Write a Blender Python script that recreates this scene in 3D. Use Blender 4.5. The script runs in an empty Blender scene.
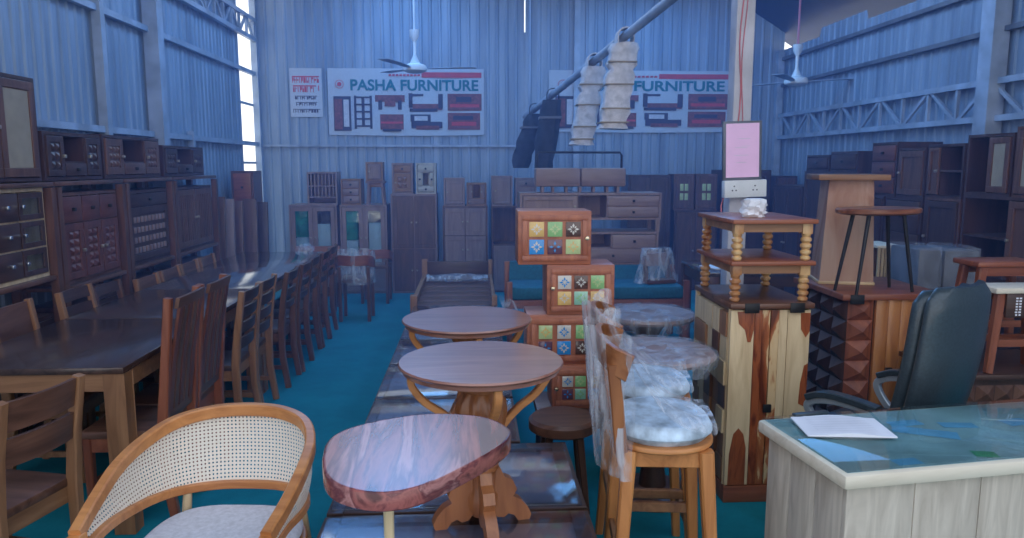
import bpy, bmesh, math, random
from mathutils import Vector, Matrix
R = math.radians
sc = bpy.context.scene
C = sc.collection
rnd = random.Random(7)

# ------------------------------------------------------------------ camera
CAMZ, YAW, PITCH, FPX = 1.65, R(3.0), R(8.0), 740.0
cam = bpy.data.objects.new('camera', bpy.data.cameras.new('camera'))
C.objects.link(cam)
cam.location = (0, 0, CAMZ)
cam.rotation_euler = (R(90) - PITCH, 0, -YAW)
cam.data.sensor_width = 36.0
cam.data.lens = FPX / 1024 * 36.0
cam.data.clip_start = 0.05
sc.camera = cam
MC = Matrix.Rotation(-YAW, 3, 'Z') @ Matrix.Rotation(R(90) - PITCH, 3, 'X')

def ray(px, py):
    return MC @ Vector(((px - 512) / FPX, (269 - py) / FPX, -1))
def W(px, py, Y):            # point at distance Y into the shed
    d = ray(px, py); k = Y / d.y
    return d.x * k, CAMZ + d.z * k
def F(px, py, Z):            # point at height Z
    d = ray(px, py); k = (Z - CAMZ) / d.z
    return d.x * k, d.y * k

# ------------------------------------------------------------------ materials
def newmat(name):
    m = bpy.data.materials.new(name); m.use_nodes = True
    nt = m.node_tree
    return m, nt, nt.nodes['Principled BSDF']

def plain(name, col, rough=.5, metal=0, noise=.15, nscale=12, coat=0, bump=0, spec=.5):
    m, nt, p = newmat(name)
    tc = nt.nodes.new('ShaderNodeTexCoord')
    n = nt.nodes.new('ShaderNodeTexNoise'); n.inputs['Scale'].default_value = nscale; n.inputs['Detail'].default_value = 4
    nt.links.new(tc.outputs['Object'], n.inputs['Vector'])
    r = nt.nodes.new('ShaderNodeValToRGB')
    a = [max(0, c * (1 - noise)) for c in col]; b = [min(1, c * (1 + noise)) for c in col]
    r.color_ramp.elements[0].position = .3; r.color_ramp.elements[0].color = (*a, 1)
    r.color_ramp.elements[1].position = .7; r.color_ramp.elements[1].color = (*b, 1)
    nt.links.new(n.outputs['Fac'], r.inputs['Fac']); nt.links.new(r.outputs['Color'], p.inputs['Base Color'])
    p.inputs['Roughness'].default_value = rough; p.inputs['Metallic'].default_value = metal
    p.inputs['Specular IOR Level'].default_value = spec
    p.inputs['Coat Weight'].default_value = coat; p.inputs['Coat Roughness'].default_value = .08
    if bump:
        bp = nt.nodes.new('ShaderNodeBump'); bp.inputs['Strength'].default_value = bump; bp.inputs['Distance'].default_value = .01
        nt.links.new(n.outputs['Fac'], bp.inputs['Height']); nt.links.new(bp.outputs['Normal'], p.inputs['Normal'])
    return m

def wood(name, stops, axis=2, scale=5, stretch=9, rough=.4, coat=0, distort=1.2, spec=.5):
    """procedural grain stretched along one local axis; stops = [(pos, rgb), ...]"""
    m, nt, p = newmat(name)
    tc = nt.nodes.new('ShaderNodeTexCoord'); oi = nt.nodes.new('ShaderNodeObjectInfo')
    ad = nt.nodes.new('ShaderNodeVectorMath'); ad.operation = 'ADD'
    sc_ = nt.nodes.new('ShaderNodeVectorMath'); sc_.operation = 'SCALE'
    cb = nt.nodes.new('ShaderNodeCombineXYZ')
    for i in range(3): nt.links.new(oi.outputs['Random'], cb.inputs[i])
    nt.links.new(cb.outputs[0], sc_.inputs[0]); sc_.inputs['Scale'].default_value = 7
    nt.links.new(tc.outputs['Object'], ad.inputs[0]); nt.links.new(sc_.outputs[0], ad.inputs[1])
    mp = nt.nodes.new('ShaderNodeMapping')
    s = [scale * stretch / 3] * 3; s[axis] = scale / 3
    mp.inputs['Scale'].default_value = s
    nt.links.new(ad.outputs[0], mp.inputs['Vector'])
    n = nt.nodes.new('ShaderNodeTexNoise'); n.inputs['Scale'].default_value = 1; n.inputs['Detail'].default_value = 6
    n.inputs['Roughness'].default_value = .55; n.inputs['Distortion'].default_value = distort
    nt.links.new(mp.outputs[0], n.inputs['Vector'])
    r = nt.nodes.new('ShaderNodeValToRGB')
    e = r.color_ramp.elements
    e[0].position, e[0].color = stops[0][0], (*stops[0][1], 1)
    e[1].position, e[1].color = stops[-1][0], (*stops[-1][1], 1)
    for pos, c in stops[1:-1]:
        q = e.new(pos); q.color = (*c, 1)
    nt.links.new(n.outputs['Fac'], r.inputs['Fac']); nt.links.new(r.outputs['Color'], p.inputs['Base Color'])
    p.inputs['Roughness'].default_value = rough; p.inputs['Coat Weight'].default_value = coat
    p.inputs['Coat Roughness'].default_value = .1; p.inputs['Specular IOR Level'].default_value = spec
    bp = nt.nodes.new('ShaderNodeBump'); bp.inputs['Strength'].default_value = .12; bp.inputs['Distance'].default_value = .004
    nt.links.new(n.outputs['Fac'], bp.inputs['Height']); nt.links.new(bp.outputs['Normal'], p.inputs['Normal'])
    return m

def woods(key, a, b, **k):
    for ax, nm in enumerate('xyz'):
        M[key + '_' + nm] = wood(key + '_' + nm, [(.3, a), (.7, b)], axis=ax, **k)

M = {}
woods('dark', (.036, .017, .014), (.10, .046, .034), rough=.38)
woods('walnut', (.085, .036, .024), (.20, .088, .056), rough=.36)
woods('red', (.17, .045, .025), (.36, .11, .055), rough=.35)
woods('rosy', (.10, .03, .022), (.20, .065, .045), rough=.36)
woods('brown', (.20, .085, .04), (.38, .18, .085), rough=.4)
woods('teak', (.20, .06, .02), (.37, .135, .048), rough=.34, coat=.12)
woods('honey', (.42, .145, .042), (.66, .275, .088), rough=.38)
woods('pale', (.55, .37, .20), (.80, .60, .36), rough=.45)
woods('mauve', (.24, .14, .125), (.37, .235, .20), rough=.42)
woods('grey', (.42, .35, .28), (.64, .55, .45), rough=.6, scale=8)
woods('cream', (.66, .55, .42), (.80, .70, .56), rough=.5)
woods('tile_box', (.30, .085, .045), (.50, .17, .09), rough=.35)
woods('chest', (.30, .095, .028), (.52, .21, .065), rough=.33)
M['table_top'] = wood('varnished_top', [(.30, (.20, .07, .045)), (.7, (.36, .15, .10))], axis=0, rough=.3, coat=.9)
M['table_top'].node_tree.nodes['Principled BSDF'].inputs['Coat Roughness'].default_value = .2
M['slab_top'] = wood('streaked_slab', [(.34, (.09, .02, .022)), (.46, (.34, .10, .085)), (.53, (.14, .035, .04)), (.60, (.46, .20, .18)), (.70, (.20, .06, .06))],
                     axis=1, scale=4, stretch=11, distort=.5, rough=.25, coat=.62, spec=.25)
M['slab_top'].node_tree.nodes['Principled BSDF'].inputs['Coat Roughness'].default_value = .20; M['slab_top'].node_tree.nodes['Principled BSDF'].inputs['Coat IOR'].default_value = 1.42; M['slab_top'].node_tree.nodes['Bump'].inputs['Strength'].default_value = .02
M['figured'] = wood('figured_rosewood', [(.36, (.11, .022, .010)), (.48, (.30, .075, .025)), (.56, (.42, .14, .05)), (.585, (.66, .43, .22)), (.75, (.74, .53, .30))],
                    axis=2, scale=4.2, stretch=3.6, rough=.32, distort=2.2, coat=.2)
M['heart'] = wood('rosewood_heart', [(.35, (.12, .02, .010)), (.5, (.34, .085, .03)), (.65, (.20, .05, .02))], axis=2, scale=6, stretch=5, rough=.3, distort=2.5, coat=.2)
M['turned'] = wood('turned_wood', [(.34, (.28, .09, .03)), (.5, (.50, .23, .09)), (.64, (.68, .42, .19))], axis=2, scale=7, stretch=3, rough=.35, coat=.2)
M['black'] = plain('black_iron', (.018, .018, .022), .45, .3)
M['void'] = plain('unlit_inside', (.012, .010, .012), .8)
M['white'] = plain('white_paint', (.74, .74, .76), .5, noise=.06)
M['steel'] = plain('painted_steel', (.36, .42, .52), .5, .2, noise=.25, nscale=5)
M['steel_dark'] = plain('dark_steel', (.13, .14, .17), .5, .3, noise=.3, nscale=5)
M['chrome'] = plain('chrome', (.75, .75, .78), .2, 1)
M['brass'] = plain('brass', (.75, .62, .42), .25, 1)
M['leather'] = plain('leather', (.035, .050, .062), .34, noise=.2, nscale=90, coat=.15, bump=.08)
M['cushion'] = plain('cushion_cloth', (.60, .60, .66), .85, noise=.12, nscale=60, bump=.1)
M['teal_cloth'] = plain('teal_cloth', (.010, .12, .17), .8, noise=.2, nscale=40)
M['pad'] = plain('floral_pad', (.46, .55, .64), .6, noise=.5, nscale=14)
M['paper'] = plain('paper', (.78, .76, .80), .7, noise=.05)
M['blue_paper'] = plain('blue_paper', (.22, .50, .74), .7, noise=.15)
M['green_paper'] = plain('green_paper', (.12, .46, .22), .7, noise=.3)
M['banner'] = plain('banner_vinyl', (.54, .57, .64), .6, noise=.04)
M['ink_teal'] = plain('ink_teal', (.00, .17, .22), .7, noise=.05)
M['ink_red'] = plain('ink_red', (.60, .06, .07), .7, noise=.08)
M['ink_dark'] = plain('ink_dark', (.05, .04, .07), .7, noise=.1)
M['ink_brown'] = plain('ink_brown', (.22, .06, .05), .7, noise=.4, nscale=25)
M['ink_pale'] = plain('ink_pale', (.62, .60, .64), .7, noise=.1)
M['pink'] = plain('pink_print', (.95, .58, .84), .55, noise=.03)
M['ivory'] = plain('ivory_panel', (.36, .27, .18), .6, noise=.1)
M['wrap_cloth'] = plain('wrapped_sheet', (.66, .60, .60), .55, noise=.22, nscale=18, bump=.6)
M['wrap_dark'] = plain('dark_sacking', (.030, .032, .045), .8, noise=.4)
M['mesh_fabric'] = plain('charcoal', (.03, .034, .04), .8)
M['red_cable'] = plain('red_cable', (.60, .17, .20), .5)

def mat_carpet():
    m, nt, p = newmat('teal_carpet')
    tc = nt.nodes.new('ShaderNodeTexCoord')
    n = nt.nodes.new('ShaderNodeTexNoise'); n.inputs['Scale'].default_value = 2.2; n.inputs['Detail'].default_value = 8
    n.inputs['Roughness'].default_value = .7
    r = nt.nodes.new('ShaderNodeValToRGB')
    r.color_ramp.elements[0].position = .3; r.color_ramp.elements[0].color = (.007, .145, .185, 1)
    r.color_ramp.elements[1].position = .75; r.color_ramp.elements[1].color = (.012, .235, .28, 1)
    nt.links.new(tc.outputs['Object'], n.inputs['Vector']); nt.links.new(n.outputs['Fac'], r.inputs['Fac'])
    nt.links.new(r.outputs['Color'], p.inputs['Base Color']); p.inputs['Roughness'].default_value = .9
    p.inputs['Specular IOR Level'].default_value = .15
    return m
M['carpet'] = mat_carpet()

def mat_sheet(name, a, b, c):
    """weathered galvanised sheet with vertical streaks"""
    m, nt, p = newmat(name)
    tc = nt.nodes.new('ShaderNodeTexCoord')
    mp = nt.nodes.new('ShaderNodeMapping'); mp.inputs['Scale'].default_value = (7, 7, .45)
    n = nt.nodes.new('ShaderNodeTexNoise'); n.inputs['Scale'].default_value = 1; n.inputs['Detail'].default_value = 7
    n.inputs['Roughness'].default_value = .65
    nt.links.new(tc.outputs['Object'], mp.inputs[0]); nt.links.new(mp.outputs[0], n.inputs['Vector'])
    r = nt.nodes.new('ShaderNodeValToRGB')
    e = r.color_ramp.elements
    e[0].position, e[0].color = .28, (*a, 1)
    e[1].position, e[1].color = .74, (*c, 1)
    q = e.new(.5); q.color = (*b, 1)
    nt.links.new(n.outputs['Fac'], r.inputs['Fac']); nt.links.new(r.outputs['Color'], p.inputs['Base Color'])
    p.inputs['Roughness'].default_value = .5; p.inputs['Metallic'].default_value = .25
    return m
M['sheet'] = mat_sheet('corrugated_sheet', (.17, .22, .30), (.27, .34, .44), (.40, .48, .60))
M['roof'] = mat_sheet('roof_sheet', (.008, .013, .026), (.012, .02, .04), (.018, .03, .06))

def mat_plastic(name, lo=.12, hi=.75, sc_=22, tint=(.80, .82, .88)):
    """crinkled clear film: see-through with milky creases"""
    m, nt, p = newmat(name)
    nt.nodes.remove(p)
    out = nt.nodes['Material Output']
    tc = nt.nodes.new('ShaderNodeTexCoord')
    n = nt.nodes.new('ShaderNodeTexNoise'); n.inputs['Scale'].default_value = sc_; n.inputs['Detail'].default_value = 5
    n.inputs['Distortion'].default_value = 1.5
    mp = nt.nodes.new('ShaderNodeMapping'); mp.inputs['Scale'].default_value = (1, 1, .38); mp.inputs['Rotation'].default_value = (.3, .35, 0)
    nt.links.new(tc.outputs['Object'], mp.inputs[0]); nt.links.new(mp.outputs[0], n.inputs['Vector'])
    r = nt.nodes.new('ShaderNodeMapRange')
    r.inputs['From Min'].default_value = .38; r.inputs['From Max'].default_value = .68
    r.inputs['To Min'].default_value = lo; r.inputs['To Max'].default_value = hi
    nt.links.new(n.outputs['Fac'], r.inputs['Value'])
    tr = nt.nodes.new('ShaderNodeBsdfTransparent')
    g = nt.nodes.new('ShaderNodeBsdfPrincipled')
    g.inputs['Base Color'].default_value = (*tint, 1); g.inputs['Roughness'].default_value = .18
    g.inputs['Specular IOR Level'].default_value = .8
    bp = nt.nodes.new('ShaderNodeBump'); bp.inputs['Strength'].default_value = .3; bp.inputs['Distance'].default_value = .012
    nt.links.new(n.outputs['Fac'], bp.inputs['Height']); nt.links.new(bp.outputs['Normal'], g.inputs['Normal'])
    mx = nt.nodes.new('ShaderNodeMixShader')
    nt.links.new(r.outputs[0], mx.inputs[0]); nt.links.new(tr.outputs[0], mx.inputs[1]); nt.links.new(g.outputs[0], mx.inputs[2])
    nt.links.new(mx.outputs[0], out.inputs['Surface'])
    return m
M['film'] = mat_plastic('clear_film', .08, .52, 13)
M['film_thin'] = mat_plastic('thin_film', .03, .26, 9, (.60, .62, .70))
M['film_thick'] = mat_plastic('milky_film', .08, .52, 10, (.66, .70, .80))

def mat_glass(name, tint, refl, rough=.03):
    m, nt, p = newmat(name)
    nt.nodes.remove(p)
    out = nt.nodes['Material Output']
    tr = nt.nodes.new('ShaderNodeBsdfTransparent'); tr.inputs[0].default_value = (*tint, 1)
    g = nt.nodes.new('ShaderNodeBsdfGlossy'); g.inputs['Roughness'].default_value = rough
    lw = nt.nodes.new('ShaderNodeLayerWeight'); lw.inputs['Blend'].default_value = .5
    pw = nt.nodes.new('ShaderNodeMath'); pw.operation = 'POWER'; pw.inputs[1].default_value = 4.0
    ml = nt.nodes.new('ShaderNodeMath'); ml.operation = 'MULTIPLY_ADD'; ml.inputs[1].default_value = .85; ml.inputs[2].default_value = refl
    nt.links.new(lw.outputs['Facing'], pw.inputs[0]); nt.links.new(pw.outputs[0], ml.inputs[0])
    mx = nt.nodes.new('ShaderNodeMixShader')
    nt.links.new(ml.outputs[0], mx.inputs[0]); nt.links.new(tr.outputs[0], mx.inputs[1]); nt.links.new(g.outputs[0], mx.inputs[2])
    nt.links.new(mx.outputs[0], out.inputs['Surface'])
    return m
M['glass'] = mat_glass('clear_glass', (.88, .95, .95), .12)
M['desk_glass'] = mat_glass('desk_glass', (.84, .94, .95), .05)
M['tint_glass'] = mat_glass('tinted_glass', (.88, .90, .94), .10, .10)

def mat_cane():
    m, nt, p = newmat('woven_cane')
    out = nt.nodes['Material Output']
    uv = nt.nodes.new('ShaderNodeUVMap')
    sep = nt.nodes.new('ShaderNodeSeparateXYZ')
    nt.links.new(uv.outputs[0], sep.inputs[0])
    def hole(axis):                       # centred bump function per cell
        fr = nt.nodes.new('ShaderNodeMath'); fr.operation = 'FRACT'
        nt.links.new(sep.outputs[axis], fr.inputs[0])
        a = nt.nodes.new('ShaderNodeMath'); a.operation = 'SUBTRACT'; a.inputs[1].default_value = .5
        nt.links.new(fr.outputs[0], a.inputs[0])
        b = nt.nodes.new('ShaderNodeMath'); b.operation = 'MULTIPLY'
        nt.links.new(a.outputs[0], b.inputs[0]); nt.links.new(a.outputs[0], b.inputs[1])
        return b
    s = nt.nodes.new('ShaderNodeMath'); s.operation = 'ADD'
    nt.links.new(hole(0).outputs[0], s.inputs[0]); nt.links.new(hole(1).outputs[0], s.inputs[1])
    l = nt.nodes.new('ShaderNodeMath'); l.operation = 'LESS_THAN'; l.inputs[1].default_value = .050
    nt.links.new(s.outputs[0], l.inputs[0])
    tr = nt.nodes.new('ShaderNodeBsdfTransparent')
    mx = nt.nodes.new('ShaderNodeMixShader')
    p.inputs['Base Color'].default_value = (.86, .76, .64, 1); p.inputs['Roughness'].default_value = .6
    nt.links.new(l.outputs[0], mx.inputs[0]); nt.links.new(p.outputs[0], mx.inputs[1]); nt.links.new(tr.outputs[0], mx.inputs[2])
    nt.links.new(mx.outputs[0], out.inputs['Surface'])
    return m
M['cane'] = mat_cane()

# ------------------------------------------------------------------ mesh builder
class B:
    def __init__(s): s.bm = bmesh.new()
    def box(s, x0, y0, z0, x1, y1, z1, bev=0, mi=0):
        g = bmesh.ops.create_cube(s.bm, size=1)
        vs = g['verts']
        for v in vs:
            v.co = Vector(((x0 + x1) / 2 + v.co.x * (x1 - x0), (y0 + y1) / 2 + v.co.y * (y1 - y0), (z0 + z1) / 2 + v.co.z * (z1 - z0)))
        fs = {f for v in vs for f in v.link_faces}
        for f in fs: f.material_index = mi
        if bev:
            es = list({e for v in vs for e in v.link_edges})
            bmesh.ops.bevel(s.bm, geom=es, offset=bev, segments=2, affect='EDGES', profile=.5)
        return s
    def ring_skin(s, rings, cap=True, mi=0):
        rr = [[s.bm.verts.new(p) for p in ring] for ring in rings]
        n = len(rr[0])
        for a, b in zip(rr, rr[1:]):
            for i in range(n):
                f = s.bm.faces.new((a[i], a[(i + 1) % n], b[(i + 1) % n], b[i])); f.material_index = mi
        if cap:
            f = s.bm.faces.new(list(reversed(rr[0]))); f.material_index = mi
            f = s.bm.faces.new(rr[-1]); f.material_index = mi
        return s
    def sweep(s, pts, w, h, sec=None, up=Vector((0, 0, 1)), cap=True):
        """section swept along points; w,h may be lists; sec 'r' round or None = chamfered rectangle"""
        pts = [Vector(p) for p in pts]; n = len(pts)
        ws = w if isinstance(w, (list, tuple)) else [w] * n
        hs = h if isinstance(h, (list, tuple)) else [h] * n
        rings = []
        for i, p in enumerate(pts):
            t = (pts[min(i + 1, n - 1)] - pts[max(i - 1, 0)]).normalized()
            u0 = up if abs(t.dot(up)) < .98 else Vector((0, 1, 0)) if abs(t.y) < .9 else Vector((1, 0, 0))
            sd = t.cross(u0).normalized(); u = sd.cross(t).normalized()
            a, b = ws[i] / 2, hs[i] / 2
            if sec == 'r':
                q = [(math.cos(2 * math.pi * k / 12) * a, math.sin(2 * math.pi * k / 12) * b) for k in range(12)]
            elif sec == 'q':
                q = [(-a, -b), (a, -b), (a, b), (-a, b)]
            else:
                c = min(a, b) * .3
                q = [(-a + c, -b), (a - c, -b), (a, -b + c), (a, b - c), (a - c, b), (-a + c, b), (-a, b - c), (-a, -b + c)]
            rings.append([p + sd * x + u * y for x, y in q])
        return s.ring_skin(rings, cap)
    def bar(s, p, q, w, h=None, w2=None, h2=None, sec=None, up=Vector((0, 0, 1))):
        h = h or w
        return s.sweep([p, q], [w, w2 or w], [h, h2 or h2 or (w2 or h)] if (w2 or h2) else h, sec, up)
    def lathe(s, prof, seg=24, c=(0, 0), mi=0, sx=1, sy=1):
        rings = []
        for r, z in prof:
            r = max(r, .0004)
            rings.append([(c[0] + sx * r * math.cos(2 * math.pi * k / seg), c[1] + sy * r * math.sin(2 * math.pi * k / seg), z) for k in range(seg)])
        return s.ring_skin(rings, True, mi)
    def prism(s, out, z0, z1, bev=0):
        n0 = len(out)
        a = sum(out[i][0] * out[(i + 1) % n0][1] - out[(i + 1) % n0][0] * out[i][1] for i in range(n0))
        if a < 0: out = list(reversed(out))
        cx = sum(p[0] for p in out) / n0; cy = sum(p[1] for p in out) / n0
        def sh(k, z):
            return [(cx + (x - cx) * k, cy + (y - cy) * k, z) for x, y in out]
        if bev:
            ext = max(max(abs(x - cx), abs(y - cy)) for x, y in out)
            k = 1 - bev / ext
            return s.ring_skin([sh(k, z0), sh(1, z0 + bev), sh(1, z1 - bev), sh((1 + k) / 2, z1 - bev * .3), sh(k, z1), sh(k - .02, z1)])
        return s.ring_skin([sh(1, z0), sh(1, z1)])
    def pyramid(s, o, ux, uz, nrm, hgt, mi=0):
        o, ux, uz, nrm = Vector(o), Vector(ux), Vector(uz), Vector(nrm)
        v = [s.bm.verts.new(p) for p in (o, o + ux, o + ux + uz, o + uz)]
        t = s.bm.verts.new(o + ux / 2 + uz / 2 + nrm * hgt)
        for i in range(4):
            f = s.bm.faces.new((v[i], v[(i + 1) % 4], t)); f.material_index = mi
        f = s.bm.faces.new(list(reversed(v))); f.material_index = mi
        return s
    def quad(s, a, b, c, d, mi=0):
        f = s.bm.faces.new([s.bm.verts.new(p) for p in (a, b, c, d)]); f.material_index = mi
        return s
    def build(s, name, mat, parent=None, smooth=True, jitter=0, jr=None, sub=0, angle=38):
        bm = s.bm
        if sub: bmesh.ops.subdivide_edges(bm, edges=bm.edges[:], cuts=sub, use_grid_fill=True)
        if jitter:
            for v in bm.verts:
                v.co += Vector((jr.uniform(-1, 1), jr.uniform(-1, 1), jr.uniform(-1, 1))) * jitter
        bmesh.ops.recalc_face_normals(bm, faces=bm.faces[:])
        me = bpy.data.meshes.new(name); bm.to_mesh(me); bm.free()
        for mt in (mat if isinstance(mat, (list, tuple)) else [mat]): me.materials.append(mt)
        if smooth:
            me.polygons.foreach_set('use_smooth', [True] * len(me.polygons)); me.set_sharp_from_angle(angle=R(angle))
        o = bpy.data.objects.new(name, me); C.objects.link(o)
        if parent is not None: o.parent = parent
        return o

def spline(P, n=8):
    P = [Vector(p) for p in P]; out = []
    Q = [P[0] * 2 - P[1]] + P + [P[-1] * 2 - P[-2]]
    for i in range(1, len(Q) - 2):
        a, b, c, d = Q[i - 1:i + 3]
        for k in range(n):
            t = k / n
            out.append(.5 * ((2 * b) + (c - a) * t + (2 * a - 5 * b + 4 * c - d) * t * t + (3 * b - a - 3 * c + d) * t ** 3))
    out.append(P[-1]); return out

def tag(o, label, cat, group=None, kind=None):
    if label: o['label'] = label
    if cat: o['category'] = cat
    if group: o['group'] = group
    if kind: o['kind'] = kind
    return o
def thing(name, label, cat, loc=(0, 0, 0), rz=0, group=None):
    o = bpy.data.objects.new(name, None); C.objects.link(o)
    o.empty_display_size = .1
    o.location = loc; o.rotation_euler = (0, 0, R(rz))
    return tag(o, label, cat, group)
def copy_tree(o, parent=None):
    c = o.copy(); C.objects.link(c)
    if parent is not None: c.parent = parent
    for ch in list(o.children): copy_tree(ch, c)
    return c
def place(proto, used, loc, rz, label, group=None):
    """first call moves the prototype itself, later calls copy it with its parts"""
    t = proto if not used else copy_tree(proto)
    used.append(1)
    t.location = loc; t.rotation_euler = (0, 0, R(rz)); t['label'] = label
    if group: t['group'] = group
    return t
def struct(o):
    o['kind'] = 'structure'; return o

# ------------------------------------------------------------------ the setting
XL, XR, YB = -2.97, 4.35, 10.45
struct(B().box(-8, -6, -.12, 9, YB + .1, 0).build('floor', M['carpet']))

def corrugated(b, p0, p1, z0, z1, nrm, pitch=.13, depth=.018, tops=None):
    p0, p1 = Vector((*p0, 0)), Vector((*p1, 0)); L = (p1 - p0).length; d = (p1 - p0) / L; n = Vector((*nrm, 0))
    prof = []
    k = 0
    while k * pitch < L:
        for f, o in ((0, 0), (.30, 0), (.42, 1), (.58, 1), (.70, 0)):
            s_ = (k + f) * pitch
            if s_ < L: prof.append((s_, o * depth))
        k += 1
    prof.append((L, 0))
    lo = [b.bm.verts.new(p0 + d * s_ + n * o + Vector((0, 0, z0))) for s_, o in prof]
    hi = [b.bm.verts.new(p0 + d * s_ + n * o + Vector((0, 0, tops(s_) if tops else z1))) for s_, o in prof]
    for i in range(len(prof) - 1):
        b.bm.faces.new((lo[i], lo[i + 1], hi[i + 1], hi[i]))

# back wall in sheets, with the narrow gaps that let daylight through
b = B()
xs = [(XL, W(524.0, 90, YB)[0]), (W(525.2, 90, YB)[0], W(777, 90, YB)[0]), (W(779.2, 90, YB)[0], XR)]
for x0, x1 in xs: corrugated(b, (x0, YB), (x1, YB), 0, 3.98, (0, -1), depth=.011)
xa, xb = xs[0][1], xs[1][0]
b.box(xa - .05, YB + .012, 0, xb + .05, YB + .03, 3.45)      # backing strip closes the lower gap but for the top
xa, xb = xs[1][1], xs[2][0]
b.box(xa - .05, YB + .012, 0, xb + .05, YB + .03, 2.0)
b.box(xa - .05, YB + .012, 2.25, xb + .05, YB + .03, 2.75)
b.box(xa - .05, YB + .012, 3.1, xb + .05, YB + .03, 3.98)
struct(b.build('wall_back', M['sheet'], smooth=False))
YG = 9.85
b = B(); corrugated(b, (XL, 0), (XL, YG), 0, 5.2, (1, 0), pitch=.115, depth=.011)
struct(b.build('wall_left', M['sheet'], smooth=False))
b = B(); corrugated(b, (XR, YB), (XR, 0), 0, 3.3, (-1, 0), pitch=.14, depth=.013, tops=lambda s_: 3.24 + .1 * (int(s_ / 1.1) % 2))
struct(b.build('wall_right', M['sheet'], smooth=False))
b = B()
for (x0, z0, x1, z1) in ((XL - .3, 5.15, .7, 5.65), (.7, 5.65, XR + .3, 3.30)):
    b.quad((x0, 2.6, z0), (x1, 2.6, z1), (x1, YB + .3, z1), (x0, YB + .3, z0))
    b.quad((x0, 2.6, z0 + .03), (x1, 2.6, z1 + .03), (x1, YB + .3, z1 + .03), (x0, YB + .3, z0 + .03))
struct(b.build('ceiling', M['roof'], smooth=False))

# steel posts, girts and lattice trusses
TN = [0]
def trim(b, mat='steel'):
    TN[0] += 1
    return struct(b.build('trim_%d' % TN[0], M[mat], smooth=False))
for y, w in ((6.15, .07), (7.1, .13)):
    trim(B().box(XL + .022, y - w / 2, 0, XL + .022 + w, y + w / 2, 3.6))
trim(B().box(XL + .022, 7.95, 0, XL + .08, 8.0, 2.0))
for z in (2.86, 1.93):
    trim(B().box(XL + .022, 0, z - .025, XL + .07, YB, z + .025))
for z in (2.45, 1.68, 1.2):
    trim(B().box(XL - .01, YG, z - .015, XL + .015, YB, z + .015))
trim(B().box(XL + .02, YB - .10, 0, XL + .10, YB - .02, 4.0))
trim(B().box(XR - .16, 5.95, 0, XR - .02, 6.11, 3.3))
for z in (3.10, 2.74):
    trim(B().box(XR - .07, 0, z - .02, XR - .02, YB, z + .02), 'steel_dark')
def truss(x, y0, y1, z0, z1, step):
    b = B()
    b.box(x - .03, y0, z0 - .025, x + .02, y1, z0 + .025); b.box(x - .03, y0, z1 - .025, x + .02, y1, z1 + .025)
    y, k = y0, 0
    while y < y1 - .01:
        b.box(x - .02, y, z0, x + .01, y + .03, z1)
        a, c = (z0, z1) if k % 2 else (z1, z0)
        b.bar((x - .005, y + .015, a), (x - .005, min(y + step, y1), c), .025, .03, sec='q')
        y += step; k += 1
    return trim(b)
truss(XR - .06, 1.0, YB - .05, 2.03, 2.33, .42)
truss(XL + .08, 7.6, YB - .1, 3.30, 3.55, .30)
xp = W(576, 80, YB)[0]
trim(B().box(xp - .04, YB - .10, 0, xp + .04, YB - .02, 4.0))
trim(B().box(XR - .12, YB - .12, 0, XR - .03, YB - .03, 3.2))
trim(B().box(XL + .1, YB - .05, 1.90, .9, YB - .02, 1.925))

# ------------------------------------------------------------------ lettering and banners
def text_mesh(name, body, x0, x1, z0, z1, y, mat, parent, bold=.02):
    cu = bpy.data.curves.new(name, 'FONT'); cu.body = body; cu.size = 1; cu.offset = bold; cu.extrude = 0
    to = bpy.data.objects.new('tmp_text', cu); C.objects.link(to)
    dg = bpy.context.evaluated_depsgraph_get(); dg.update()
    me = bpy.data.meshes.new_from_object(to.evaluated_get(dg))
    bpy.data.objects.remove(to, do_unlink=True)
    me.name = name
    X = [v.co.x for v in me.vertices]; Y = [v.co.y for v in me.vertices]
    ax, bx, ay, by = min(X), max(X), min(Y), max(Y)
    for v in me.vertices:
        v.co = Vector((x0 + (v.co.x - ax) / (bx - ax) * (x1 - x0), y, z0 + (v.co.y - ay) / (by - ay) * (z1 - z0)))
    me.materials.clear(); me.materials.append(M[mat])
    o = bpy.data.objects.new(name, me); C.objects.link(o); o.parent = parent
    return o
def flat(b, x0, z0, x1, z1, y):
    b.quad((x0, y, z0), (x1, y, z0), (x1, y, z1), (x0, y, z1)); return b

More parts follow.
